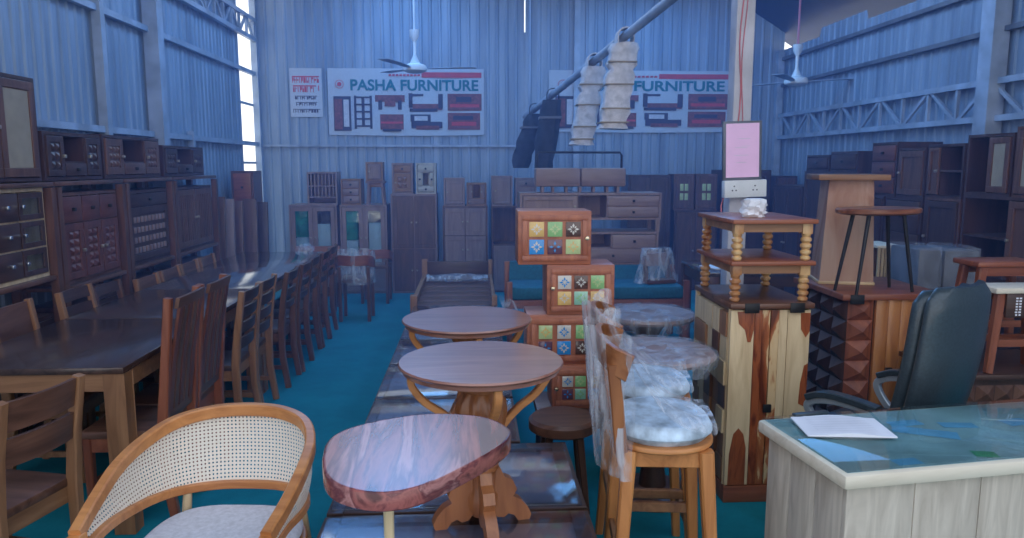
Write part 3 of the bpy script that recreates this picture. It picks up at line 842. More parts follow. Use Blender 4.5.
# daybed at the end of the low row
def daybed():
    t = thing('daybed', 'low plank daybed with dark end rails closing the row of low tables', 'bed', (CX, 6.95, 0))
    t.location = (-.175, 7.32, 0); t.scale.x = .8
    b = B()
    for k in range(6): b.box(-.43, -.8 + k * .27, .36, .43, -.8 + k * .27 + .26, .40, .004)
    b.build('platform', M['walnut_x'], t)
    for s in (-1, 1):
        b = B(); b.box(s * .43, -.82, .24, s * .47, .80, .46, .005); b.build('side_rail', M['brown_y'], t)
        for y in (-.80, .78):
            b = B(); b.box(s * .42, y - .03, 0, s * .48, y + .03, .62 if y > 0 else .50, .006); b.build('post', M['brown_z'], t)
    b = B(); b.box(-.42, .76, .30, .42, .80, .60, .004); b.build('headboard', M['dark_x'], t)
    f = B(); r = random.Random(5)
    rings = []
    for i in range(13):
        x = -.41 + .82 * i / 12
        rings.append([(x, .55 + .09 * math.cos(a) + r.uniform(-.012, .012), .452 + .038 * math.sin(a) + r.uniform(-.01, .01)) for a in [2 * math.pi * k / 10 for k in range(10)]])
    tag(f.ring_skin(rings).build('film_roll', M['film_thick']), 'rolled clear plastic film lying across the daybed', 'plastic')
    bpy.data.objects['film_roll'].location = t.location; bpy.data.objects['film_roll'].scale.x = .8
daybed()

# ------------------------------------------------------------------ stack of tile-front drawers cabinets
tile_cols = {'blue': (.03, .26, .62), 'green': (.28, .52, .20), 'amber': (.72, .45, .14), 'brown': (.09, .04, .03), 'mint': (.30, .56, .40), 'lime': (.50, .58, .26), 'pale': (.62, .56, .50), 'plum': (.13, .05, .08)}
for k, c in tile_cols.items(): M['tile_' + k] = plain('glazed_' + k, c, .15, noise=.12, coat=.6)
def tile_cabinet(px0, px1, pyt, pyb, Y, z0, tiles, knob, label, d=.26, rows=2):
    x0, zt = W(px0, pyt, Y); x1, _ = W(px1, pyb, Y)
    w, h = x1 - x0, zt - z0
    t = thing('tile_cabinet', label, 'cabinet', ((x0 + x1) / 2, Y + d / 2, z0), 0, 'tile-fronted cabinets in a leaning stack')
    w2 = w / 2; f = -d / 2
    B().box(-w2, f, 0, w2, d / 2, h, .006).build('body', M['tile_box_x'], t)
    dr = B()
    m_ = .022
    for (a, c, e, g) in ((-w2 + m_, m_, w2 - m_, m_ + .028), (-w2 + m_, h - m_ - .028, w2 - m_, h - m_), (-w2 + m_, m_ + .028, -w2 + m_ + .028, h - m_ - .028), (w2 - m_ - .028, m_ + .028, w2 - m_, h - m_ - .028)):
        dr.box(a, f - .014, c, e, f, g, .003)
    dr.box(-w2 + m_ + .028, f - .006, m_ + .028, w2 - m_ - .028, f, h - m_ - .028)
    door = dr.build('door', M['tile_box_z'], t)
    iw, ih = w - 2 * m_ - .056, h - 2 * m_ - .056
    n = len(tiles) // rows; ts = min(iw / n, ih / rows) * .84
    for q, cname in enumerate(tiles):
        i, j = q % n, q // n
        cx = -iw / 2 + iw * (i + .5) / n; cz = h / 2 + ih * (.5 - (j + .5) / rows)
        alt = {'blue': 'pale', 'green': 'lime', 'amber': 'pale', 'brown': 'pale', 'mint': 'green', 'lime': 'amber', 'pale': 'blue', 'plum': 'blue'}[cname]
        b = B(); b.box(cx - ts / 2, f - .012, cz - ts / 2, cx + ts / 2, f - .004, cz + ts / 2, .001)
        yy = f - .0125
        for k in range(8):                       # painted flower, part of the glaze
            a = math.pi * k / 4; r0, r1 = ts * .10, ts * (.40 if k % 2 == 0 else .30)
            if cname == 'plum' and k % 2: continue
            p = lambda rr, aa: (cx + rr * math.cos(aa), yy, cz + rr * math.sin(aa))
            b.quad(p(r0, a), p((r0 + r1) / 2, a - .32), p(r1, a), p((r0 + r1) / 2, a + .32), 1)
        b.quad((cx - ts * .07, yy - .0005, cz), (cx, yy - .0005, cz - ts * .07), (cx + ts * .07, yy - .0005, cz), (cx, yy - .0005, cz + ts * .07), 0)
        b.build('tile', [M['tile_' + cname], M['tile_' + alt]], door)
    b = B(); b.lathe([(.004, 0), (.006, .008), (.013, .016), (.010, .024), (0, .026)], 14)
    kb = b.build('knob', M['brass'], door); kb.rotation_euler = (R(90), 0, 0); kb.location = (knob[0] * w2, f - .014, h * knob[1])
    return zt
def low_bench():
    t = thing('low_bench', 'low dark wooden bench carrying the stack of tile cabinets', 'bench', (.58, 4.03, 0))
    B().box(-.24, -.17, .28, .24, .19, .325, .005).build('seat', M['walnut_x'], t)
    b = B()
    for s in (-1, 1): b.box(-.20, s * .13 - .012, .21, .20, s * .13 + .012, .28)
    b.build('apron', M['dark_x'], t)
    for sx in (-1, 1):
        for y in (-.14, .15):
            b = B(); b.box(sx * .22, y - .025, 0, sx * .17, y + .025, .28, .003); b.build('leg', M['dark_z'], t)
low_bench()
YT = 3.92
zt = TT
zs = tile_cabinet(552, 608, 366, 411, YT - .03, .326, ['pale', 'green', 'amber', 'plum', 'mint', 'blue'], (-.86, .5), 'bottom tile cabinet of the stack, half hidden by the wrapped stool')
zs = tile_cabinet(527, 600, 315, 366, YT, zs, ['lime', 'pale', 'green', 'plum', 'blue', 'brown'], (.9, .5), 'third tile cabinet down, behind the second pedestal table')
zs = tile_cabinet(547, 614, 265, 315, YT - .01, zs, ['pale', 'brown', 'green', 'amber', 'mint', 'amber'], (-.84, .55), 'second tile cabinet down, pushed aside with amber and mint tiles')
zs = tile_cabinet(518, 591, 211, 265, YT, zs, ['amber', 'green', 'brown', 'blue', 'plum', 'lime'], (.86, .5), 'topmost tile cabinet of the stack with a blue tile at lower corner')

# round dark stool top beside the stack
def low_stool():
    x, y = .375, 3.43
    t = thing('low_stool', 'round dark low stool between the drawer stack and the wrapped stool', 'stool', (x + .05, y - .01, 0))
    B().lathe([(0, .385), (.15, .385), (.165, .395), (.165, .435), (.15, .45), (0, .45)], 36).build('seat', M['walnut_x'], t)
    for k in range(4):
        a = R(45 + 90 * k)
        b = B(); b.bar((.15 * math.cos(a), .15 * math.sin(a), 0), (.10 * math.cos(a), .10 * math.sin(a), .39), .028, w2=.036); b.build('leg', M['walnut_z'], t)
low_stool()
def loose_sheet():
    b = B(); p = [F(497, 293, .60), F(531, 312, .44), F(505, 316, .44)]
    nx = 8; r = random.Random(4)
    A, Bq, Cq = Vector((*F(498, 296, .60), .60)), Vector((*F(534, 308, .47), .47)), Vector((*F(506, 316, .436), .436))
    vs = {}
    for i in range(nx + 1):
        for j in range(nx + 1 - i):
            a, c = i / nx, j / nx
            vs[i, j] = b.bm.verts.new(A + (Bq - A) * a + (Cq - A) * c + Vector((0, 0, .012 * math.sin(7 * a) * math.cos(5 * c))))
    for i in range(nx):
        for j in range(nx - i):
            b.bm.faces.new((vs[i, j], vs[i + 1, j], vs[i, j + 1]))
            if j < nx - i - 1: b.bm.faces.new((vs[i + 1, j], vs[i + 1, j + 1], vs[i, j + 1]))
    o = b.build('plastic_sheet', M['film_thick'])
    tag(o, 'folded pale plastic sheet standing by the side of the drawer stack', 'plastic')
loose_sheet()

# ------------------------------------------------------------------ wrapped bar stools
def bar_stool():
    t = thing('bar_stool', '-', 'stool', group='film-wrapped bar stools')
    S = .76
    out = []
    for k in range(36):
        a = 2 * math.pi * k / 36
        x = .20 * math.copysign(abs(math.cos(a)) ** .75, math.cos(a)); y = .205 * math.copysign(abs(math.sin(a)) ** .8, math.sin(a))
        out.append((x * (1 - .10 * (y < 0) * abs(y) / .2), y))
    B().prism(out, S - .05, S - .03, .006).build('seat_board', M['honey_y'], t)
    B().prism([(x * .98, y * .98) for x, y in out], S - .03, S + .035, .028).build('seat_pad', M['pad'], t)
    feet = {}
    for sx in (-1, 1):
        for sy in (-1, 1):
            a = Vector((sx * .145, sy * .15, S - .05)); f = Vector((sx * .195, sy * .205, 0)); feet[sx, sy] = (f, a)
            b = B(); b.bar(f, a, .040, .040, .058, .058, up=Vector((0, 1, 0))); b.build('leg', M['honey_z'], t)
    def on(k, z): f, a = feet[k]; return f + (a - f) * (z / a.z)
    for z, k1, k2 in ((.22, (-1, -1), (1, -1)), (.30, (-1, 1), (1, 1)), (.36, (-1, -1), (-1, 1)), (.36, (1, -1), (1, 1))):
        b = B(); b.bar(on(k1, z), on(k2, z), .022, .038); b.build('stretcher', M['brown_x'], t)
    b = B()
    for sx in (-1, 1): b.bar((sx * .145, -.15, S - .08), (sx * .145, .15, S - .08), .022, .055)
    for sy in (-1, 1): b.bar((-.145, sy * .15, S - .08), (.145, sy * .15, S - .08), .022, .055)
    b.build('apron', M['honey_x'], t)
    # low curved back on two posts
    for s in (-1, 1):
        b = B(); b.sweep([(s * .165, .185, S - .05), (s * .172, .205, S + .12), (s * .178, .225, S + .25)], [.030, .034, .030], [.05, .05, .045], up=Vector((0, 1, 0))); b.build('back_post', M['teak_z'], t)
    pts = spline([(-.195, .16, S + .24), (-.17, .225, S + .265), (-.09, .26, S + .28), (0, .268, S + .285), (.09, .26, S + .28), (.17, .225, S + .265), (.195, .16, S + .24)], 5)
    B().sweep(pts, .026, .09).build('back_rail', M['teak_x'], t)
    # clear film gathered round the back and pulled down over the pad
    r = random.Random(21); b = B(); n = 30
    rows = []
    for i in range(17):
        f = i / 16; z = S - .14 + f * .49; row = []
        for k in range(n + 1):
            a = math.pi * (.10 + .80 * k / n)
            rx, ry = .222 + .012 * math.sin(4 * f + k), .20 + .05 * f
            row.append(b.bm.verts.new((rx * math.cos(a) + r.uniform(-.006, .006), .075 + ry * math.sin(a) + .008 * math.sin(k * 1.9 + i * .5), z + r.uniform(-.006, .006) + .012 * math.sin(k * .7) * (f > .9))))
        rows.append(row)
    rows2 = []
    for i in range(17):                           # inner sheet from the rail down over the pad
        f = i / 16; row = []
        for k in range(13):
            x = -.195 + .39 * k / 12; e = abs(x) / .195
            y = .228 - .42 * f - .05 * e * e * (1 - f)
            z = S + .048 + .285 * (1 - f) ** 2.3 - .035 * e ** 4 + .010 * math.sin(9 * f + 6 * x / .2) * (1 - f)
            row.append(b.bm.verts.new((x * (1 - .12 * max(0, f - .7) / .3), y, z + r.uniform(0, .006))))
        rows2.append(row)
    for rw in (rows, rows2):
        for i in range(len(rw) - 1):
            for k in range(len(rw[0]) - 1): b.bm.faces.new((rw[i][k], rw[i][k + 1], rw[i + 1][k + 1], rw[i + 1][k]))
    o = b.build('plastic_wrap', M['film'], t, angle=180)
    sm = o.modifiers.new('smooth', 'SUBSURF'); sm.levels = sm.render_levels = 1
    return t
P_bar = bar_stool(); U_bar = []
place(P_bar, U_bar, (.655, 2.47, 0), 84, 'front honey-legged bar stool with film over its back and patterned pad', 'film-wrapped bar stools').scale.y = .84
place(P_bar, U_bar, (.71, 2.92, 0), 84, 'rear bar stool in crumpled film, tucked behind the front one', 'film-wrapped bar stools').scale.y = .84

# film-wrapped round tables behind the stools
def wrapped_table():
    t = thing('wrapped_table', '-', 'table', group='film-wrapped round tables')
    H = .75
    B().lathe([(0, H - .03), (.28, H - .03), (.29, H - .015), (.28, H), (0, H)], 44).build('table_top', M['mauve_x'], t)
    B().lathe([(.20, 0), (.20, .03), (.07, .06), (.05, .2), (.075, .38), (.05, .52), (.06, .60), (.12, .70), (.12, .72)], 24).build('pedestal', M['dark_z'], t)
    r = random.Random(31); b = B(); rings = []
    for rr, z in ((.05, H + .010), (.17, H + .012), (.27, H + .012), (.295, H + .006), (.299, H - .03), (.292, H - .055), (.275, H - .085)):
        rings.append([(rr * math.cos(2 * math.pi * k / 40) * (1 + r.uniform(-.02, .02) * (rr > .28)), rr * math.sin(2 * math.pi * k / 40) * (1 + r.uniform(-.02, .02) * (rr > .28)), z + r.uniform(-.004, .006) * (1 if z > H else 4)) for k in range(40)])
    b.ring_skin(rings, False); b.build('plastic_wrap', M['film_thick'], t, angle=80)
    return t
P_wt = wrapped_table(); U_wt = []
x, y = F(655, 343, .76); place(P_wt, U_wt, (x - .02, y - .10, 0), 0, 'round table in milky film between the wrapped stools and parquet cabinet', 'film-wrapped round tables')
x, y = F(648, 311, .76); place(P_wt, U_wt, (x, y, 0), 0, 'second round table in milky film, behind the first wrapped one', 'film-wrapped round tables')

# ------------------------------------------------------------------ parquet cabinet and turned stools
def parquet_cabinet():
    y0, y1 = 3.40, 3.96
    x0, x1, h = W(727.5, 400, y0)[0], W(806, 400, y0)[0], W(770, 303, y0)[1]
    w, d = (x1 - x0) / 2, (y1 - y0) / 2
    t = thing('parquet_cabinet', 'tall cabinet with cream and rosewood planks and a block-patterned side', 'cabinet', ((x0 + x1) / 2, (y0 + y1) / 2, 0))
    B().box(-w + .014, -d + .02, .06, w - .014, d, h - .03).build('body', M['walnut_z'], t)
    B().box(-w - .004, -d - .006, 0, w + .004, d, .085, .004).build('plinth', M['red_x'], t)
    B().box(-w - .010, -d - .018, h - .026, w + .010, d, h, .004).build('top_board', M['walnut_x'], t)
    def planks(xa, xb, ms, nm):
        b = B(); n = len(ms); mats = []
        for k, m_ in enumerate(ms):
            if m_ not in mats: mats.append(m_)
            b.box(xa + (xb - xa) * k / n, -d, .09, xa + (xb - xa) * (k + 1) / n - .0012, -d + .02, h - .035, 0, mats.index(m_))
        return b.build(nm, [M[q] for q in mats], t, smooth=False)
    planks(-w, -w + .115, ['pale_z'], 'side_stile'); planks(w - .11, w, ['pale_z'], 'side_stile')
    dl = planks(-w + .116, -.002, ['heart', 'figured'], 'door'); dr = planks(.002, w - .112, ['figured', 'pale_z'], 'door')
    # dark heartwood tongues inlaid in the stiles
    def inlay(pts):
        b = B(); b.ring_skin([[(px, -d - .0015, pz) for px, pz in pts], [(px, -d + .004, pz) for px, pz in pts]]); b.build('heartwood_patch', M['heart'], t, smooth=False)
    inlay([(-w + .015, .09), (-w + .10, .09), (-w + .10, .28), (-w + .085, .35), (-w + .06, .38), (-w + .035, .35), (-w + .018, .25)])
    inlay([(-w + .03, h - .04), (-w + .113, h - .04), (-w + .113, h - .13), (-w + .10, h - .19), (-w + .085, h - .19), (-w + .07, h - .13), (-w + .04, h - .10)])
    inlay([(w - .05, h - .05), (w - .002, h - .05), (w - .002, h - .14), (w - .02, h - .17), (w - .045, h - .13)])
    inlay([(w - .04, .50), (w - .002, .48), (w - .002, .70), (w - .02, .69), (w - .035, .60)])
    # block-patterned side
    r = random.Random(9); b = B()
    nc, nr = 5, 7
    for i in range(nc):
        for j in range(nr):
            ya = -d + .03 + (2 * d - .06) * i / nc; yb = -d + .03 + (2 * d - .06) * (i + 1) / nc
            za = .10 + (h - .15) * j / nr; zb = .10 + (h - .15) * (j + 1) / nr
            b.box(-w - r.uniform(.0, .016), ya + .002, za + .002, -w + .02, yb - .002, zb - .002, 0, r.choice((0, 1, 1, 2)))
    b.build('block_panel', [M['pale_z'], M['brown_z'], M['walnut_z']], t, smooth=False)
    b = B(); b.box(-w - .003, -d + .0205, .086, -w + .0135, -d + .032, h - .031); b.box(-w - .003, d - .03, .085, -w + .014, d, h - .03); b.build('corner_strip', M['pale_z'], t)
    for cx in (-.10, .12):
        b = B(); b.box(cx - .035, -d - .021, h - .045, cx + .035, -d - .014, h + .002, .001); b.build('hinge', M['black'], t)
    b = B(); b.box(-.02, -d - .012, .46, .02, -d, .50, .003); b.build('latch', M['black'], t)
    b = B(); b.box(w - .004, -d + .02, .09, w + .002, d - .02, h - .03); b.build('side_panel', M['figured'], t)
    return (x0, x1, y0, y1, h)
PC = parquet_cabinet()
def turned_stool():
    t = thing('turned_stool', '-', 'stool', group='turned-leg low tables stacked on the parquet cabinet')
    w, d, h = .187, .25, .198
    B().box(-w - .018, -d - .025, h - .022, w + .018, d + .025, h, .005).build('top_board', M['red_x'], t)
    b = B()
    for s in (-1, 1):
        b.box(s * (w - .005), -d + .02, h - .062, s * (w - .025), d - .02, h - .022); b.box(-w + .02, s * (d - .005), h - .062, w - .02, s * (d - .025), h - .022)
    b.build('apron', M['brown_x'], t)
    prof = [(r_, z * .87) for r_, z in ((.018, 0), (.024, .008), (.024, .018), (.016, .026), (.026, .040), (.026, .052), (.017, .060), (.027, .074), (.027, .088), (.017, .096), (.026, .108), (.026, .120), (.018, .130), (.022, .136), (.022, .15))]
    for sx in (-1, 1):
        for sy in (-1, 1):
            b = B(); b.lathe(prof, 18, (sx * (w - .02), sy * (d - .02))); b.box(sx * w, sy * d, .129, sx * (w - .044), sy * (d - .044), h - .022, .002); b.build('leg', M['turned'], t)
    return t
P_ts = turned_stool(); U_ts = []
cx, cy = (PC[0] + PC[1]) / 2, (PC[2] + PC[3]) / 2 - .01
place(P_ts, U_ts, (cx, cy, PC[4] + .002), 0, 'lower of two turned-leg low tables on the parquet cabinet', 'turned-leg low tables stacked on the parquet cabinet')
place(P_ts, U_ts, (cx, cy - .004, PC[4] + .2005), 0, 'upper of two turned-leg low tables, holding the crumpled paper', 'turned-leg low tables stacked on the parquet cabinet')
def crumple(name, label, cat, x, y, z, sx, sy, sz, mat, seed):
    r = random.Random(seed); b = B(); rings = []
    for i in range(9):
        f = i / 8; rr = math.sin(math.pi * (.12 + .80 * (1 - f) ** .8 * .6 + .1))
        rings.append([((sx * rr) * math.cos(2 * math.pi * k / 14) * r.uniform(.72, 1.1), (sy * rr) * math.sin(2 * math.pi * k / 14) * r.uniform(.72, 1.1), sz * f + (r.uniform(-.01, .01) if 0 < i < 8 else 0)) for k in range(14)])
    o = b.ring_skin(rings).build(name, mat, angle=15); o.location = (x, y, z)
    return tag(o, label, cat)
x, z = W(752, 214, cy - .08)
crumple('crumpled_paper', 'ball of crumpled white paper on the upper turned-leg table', 'paper', x, cy - .10, PC[4] + .2005 + .1985, .07, .05, .09, M['paper'], 2)

# ------------------------------------------------------------------ carved chest with stand and stool on top
def diamond_chest():
    y0, y1, h = 4.0, 4.64, .93
    x0, x1 = W(846, 350, y0)[0] - .03, 2.66
    w, d = (x1 - x0) / 2, (y1 - y0) / 2
    t = thing('carved_chest', 'large chest with pyramid-carved side under the metal-legged stool', 'chest', ((x0 + x1) / 2, (y0 + y1) / 2, 0))
    B().box(-w + .03, -d + .03, .03, w - .03, d, h - .035).build('body', M['dark_z'], t)
    B().box(-w - .015, -d - .015, h - .035, w + .015, d, h, .005).build('top_board', M['red_x'], t)
    B().box(-w - .005, -d - .005, 0, w + .005, d, .06, .004).build('plinth', M['dark_x'], t)
    b = B(); n = 6; rows = 7
    for i in range(4):
        for j in range(rows):
            dy = (2 * d - .02) / 4; dz = (h - .10) / rows
            b.pyramid((-w + .03, -d + .01 + dy * (i + 1), .062 + dz * j), (0, -dy, 0), (0, 0, dz), (-1, 0, 0), .05)
    b.build('pyramid_panel', M['dark_z'], t, smooth=False)
    b = B()
    dz = (h - .10) / rows
    for j in range(rows): b.pyramid((-w + .03, -d + .03, .062 + dz * j), (.16, 0, 0), (0, 0, dz), (0, -1, 0), .05)
    b.build('pyramid_column', M['red_z'], t, smooth=False)
    b = B()
    for j in range(rows): b.pyramid((w - .16, -d + .03, .062 + dz * j), (.13, 0, 0), (0, 0, dz), (0, -1, 0), .05)
    b.build('pyramid_column', M['red_z'], t, smooth=False)
    bx = B()
    for k in range(3):
        xx = -w + .195 + k * (2 * w - .36) / 3
        bx.box(xx, -d + .006, .065, xx + (2 * w - .36) / 3 - .002, -d + .03, h - .037, .002)
    dd = bx.build('door', M['chest_z'], t)
    b = B(); b.box(-.02, -d - .004, .45, .02, -d + .01, .50, .003); b.build('latch', M['black'], dd)
    for cx in (-.22, .18):
        b = B(); b.box(cx - .04, -d - .019, h - .055, cx + .04, -d - .012, h - .002, .001); b.build('hasp', M['black'], t)
    return x0, x1, y0, y1, h
DC = diamond_chest()
def stand():
    Y = 4.45
    x, _ = W(842, 280, Y)
    t = thing('plant_stand', 'tapered pinkish wooden pedestal with a square top on the carved chest', 'stand', (x, Y + .02, DC[4]), -14)
    H = .665
    b = B(); a, c = .125, .155
    b.ring_skin([[(-c, -c * .9, 0), (c, -c * .9, 0), (c, c * .9, 0), (-c, c * .9, 0)], [(-a, -a, H - .035), (a, -a, H - .035), (a, a, H - .035), (-a, a, H - .035)]])
    b.build('tapered_body', M['stand_body'], t, smooth=False)
    B().box(-.20, -.19, H - .035, .20, .19, H, .005).build('top_board', M['brown_x'], t)
    B().box(-c - .006, -c * .9 - .006, 0, c + .006, c * .9 + .006, .018, .003).build('base_strip', M['pale_x'], t)
M['stand_body'] = wood('stand_wood', [(.36, (.20, .065, .035)), (.46, (.36, .16, .095)), (.56, (.46, .26, .18)), (.70, (.52, .34, .25))], axis=2, scale=4, stretch=2.5, rough=.4, distort=1.5)
stand()
def metal_stool():
    Y = 4.10
    x, z = W(877, 208, Y)
    t = thing('metal_leg_stool', 'round wooden-topped stool on four black metal legs on the carved chest', 'stool', (x, Y - .02, DC[4] + .0025), 14)
    H = z - DC[4]
    B().lathe([(0, H - .032), (.242, H - .034), (.262, H - .026), (.264, H - .008), (.256, H), (0, H)], 44, sy=.62).build('seat', M['stool_seat'], t)
    for sx in (-1, 1):
        for sy in (-1, 1):
            b = B(); b.bar((sx * .195, sy * .085, 0), (sx * .12, sy * .06, H - .032), .018, sec='r', w2=.024); b.build('leg', M['black'], t)
    b = B(); b.box(-.14, -.075, H - .040, .14, .075, H - .031, .002); b.build('mounting_plate', M['black'], t)
M['stool_seat'] = wood('stool_seat', [(.35, (.12, .035, .02)), (.5, (.32, .11, .05)), (.65, (.50, .26, .13))], axis=0, scale=5, stretch=4, rough=.35)
metal_stool()

# ------------------------------------------------------------------ desk
DRZ = 8
def desk():
    H = .76
    t = thing('counter_desk', 'washed grey plank desk with a glass top in front of the office chair', 'desk', (*F(846, 473, .765), 0), DRZ)
    L, D = 1.45, .50
    B().box(0, 0, H - .052, L, D, H - .006, .012).build('desk_top', M['cream_x'], t)
    B().box(.012, .012, H - .0015, L - .012, D - .012, H + .0055, .001).build('glass_top', M['desk_glass'], t)
    B().box(.02, .02, H - .0062, L - .02, D - .02, H - .0055).build('green_liner', M['liner'], t)
    b = B(); n = 6
    for k in range(n): b.box(.03 + (L - .06) * k / n, .03, .0, .03 + (L - .06) * (k + 1) / n - .003, .05, H - .052, .0015)
    b.build('front_panel', M['grey_z'], t)
    b = B()
    for k in range(3): b.box(.03, .05 + (D - .08) * k / 3, 0, .05, .05 + (D - .08) * (k + 1) / 3 - .003, H - .052, .0015)
    b.build('side_panel', M['grey_z'], t)
    B().box(L - .05, .05, 0, L - .03, D - .03, H - .052).build('side_panel', M['grey_z'], t)
    B().box(.05, .22, H - .25, L - .05, .24, H - .052).build('modesty_board', M['grey_x'], t)
    mt = Matrix.Rotation(R(DRZ), 4, 'Z'); mt.translation = t.location
    def paper(name, label, px, py, w, l, rz, mat):
        x, y = F(px, py, H)
        o = B().box(-w / 2, -l / 2, 0, w / 2, l / 2, .0006).build(name, M[mat]); o.location = (x, y, H - .0052 + .0006 * (len(label) % 4)); o.rotation_euler = (0, 0, R(rz))
        tag(o, label, 'paper', 'papers under the desk glass')
    paper('paper_sheet', 'long pale blue sheet slanting under the desk glass', 925, 431, .20, .07, -25, 'blue_paper')
    paper('paper_sheet', 'small blue card under the desk glass near its front edge', 907, 460, .085, .045, 8, 'blue_paper')
    paper('paper_sheet', 'green slip under the desk glass', 985, 453, .07, .045, -10, 'green_paper')
    paper('paper_sheet', 'pale blue card under the glass beside the booklet', 905, 422, .12, .05, 10, 'blue_paper')
    paper('paper_sheet', 'pale blue sheet under the glass below the office chair', 958, 424, .12, .05, -5, 'blue_paper')
    paper('paper_sheet', 'pale blue sheet under the glass by the picture edge', 1016, 421, .10, .06, 12, 'blue_paper')
    # booklet
    x, y = F(842, 427, H + .008)
    k = thing('booklet', 'white open booklet lying on the desk glass', 'book', (x, y, H + .0058), DRZ - 14)
    b = B(); n = 10; w, l = .20, .12
    rings = []
    for i in range(n + 1):
        u = -w + 2 * w * i / n; c_ = .004 + .010 * math.sin(math.pi * i / n) ** 2
        rings.append([(u * .72, -l * .75, 0), (u * .72 , l * .75, 0), (u * .72, l * .75, c_), (u * .72, -l * .75, c_ * .9)])
    b.ring_skin(rings); b.build('pages', M['paper'], k)
    b = B()
    for q in range(9): b.quad((-.11, -.07 + q * .017, .0152), (.09, -.07 + q * .017, .0152), (.09, -.067 + q * .017, .0152), (-.11, -.067 + q * .017, .0152))
    b.build('printed_lines', M['ink_pale'], k)
    x, y = F(808, 412, H + .01)
    g = B(); g.box(-.07, -.012, 0, .07, .012, .012, .005)
    o = tag(g.build('pen_case', M['leather']), 'slim black case lying behind the booklet on the desk', 'case'); o.location = (x, y - .02, H + .0058); o.rotation_euler = (0, 0, R(12))
M['liner'] = plain('teal_liner', (.42, .50, .50), .7, noise=.25, nscale=5)
desk()

# ------------------------------------------------------------------ office chair
def office_chair():
    t = thing('office_chair', 'black leather high-back office chair behind the glass-topped desk', 'chair', (1.84, 3.10, 0), -148)
    # front is -Y
    def shell(y0, th, wf, nm, mat, z0, z1, bulge):
        b = B(); rings = []
        for i in range(15):
            f = i / 14; z = z0 + (z1 - z0) * f
            yc = y0 + .09 * (f ** 1.3) + .03 * math.sin(math.pi * f)
            hw = wf * (.80 + .22 * math.sin(math.pi * min(1, f * .62 + .18))) * (1 if f < .9 else 1 - ((f - .9) / .1) ** 2 * .22)
            tk = th * (1 if .05 < f < .93 else .55)
            ring = []
            for k in range(28):
                a = 2 * math.pi * k / 28
                cx = math.copysign(abs(math.cos(a)) ** .45, math.cos(a)); sy = math.copysign(abs(math.sin(a)) ** .6, math.sin(a))
                ring.append((hw * cx, yc + tk * sy - bulge * (cx * cx) , z))
            rings.append(ring)
        b.ring_skin(rings); return b.build(nm, M[mat], t, angle=60)
    shell(.22, .032, .255, 'back_shell', 'leather', .50, 1.17, .05)
    shell(.165, .040, .24, 'back_cushion', 'leather', .50, 1.15, .05)
    out = [(.25 * math.copysign(abs(math.cos(a)) ** .6, math.cos(a)), -.02 + .25 * math.copysign(abs(math.sin(a)) ** .6, math.sin(a))) for a in [2 * math.pi * k / 36 for k in range(36)]]
    B().prism(out, .40, .50, .035).build('seat', M['leather'], t)
    for s in (-1, 1):
        b = B(); b.sweep(spline([(s * .28, .20, .52), (s * .29, .17, .60), (s * .295, .08, .64), (s * .295, -.10, .64), (s * .29, -.20, .595), (s * .275, -.16, .52), (s * .25, -.05, .44)], 6), .034, .026, up=Vector((1, 0, 0))); b.build('armrest_loop', M['chrome_matte'], t)
        b = B(); b.sweep(spline([(s * .295, .12, .655), (s * .295, 0, .665), (s * .295, -.12, .662), (s * .293, -.20, .63)], 5), .052, .028); b.build('armrest_pad', M['leather'], t)
    B().lathe([(.03, .10), (.03, .28), (.022, .28), (.022, .40)], 14).build('gas_lift', M['black'], t)
    for k in range(5):
        a = R(90 + 72 * k)
        b = B(); b.bar((.02 * math.cos(a), .02 * math.sin(a), .11), (.29 * math.cos(a), .29 * math.sin(a), .075), .05, .04, .032, .028); lg = b.build('base_leg', M['black'], t)
        b = B()
        for q in (-.018, .018):
            c_ = Vector((.29 * math.cos(a), .29 * math.sin(a), .03)); sd = Vector((-math.sin(a), math.cos(a), 0))
            b.bar(c_ + sd * (q - .009), c_ + sd * (q + .009), .06, sec='r')
        b.build('caster', M['black'], lg)
M['chrome_matte'] = plain('satin_grey', (.42, .46, .50), .35, .4)
office_chair()

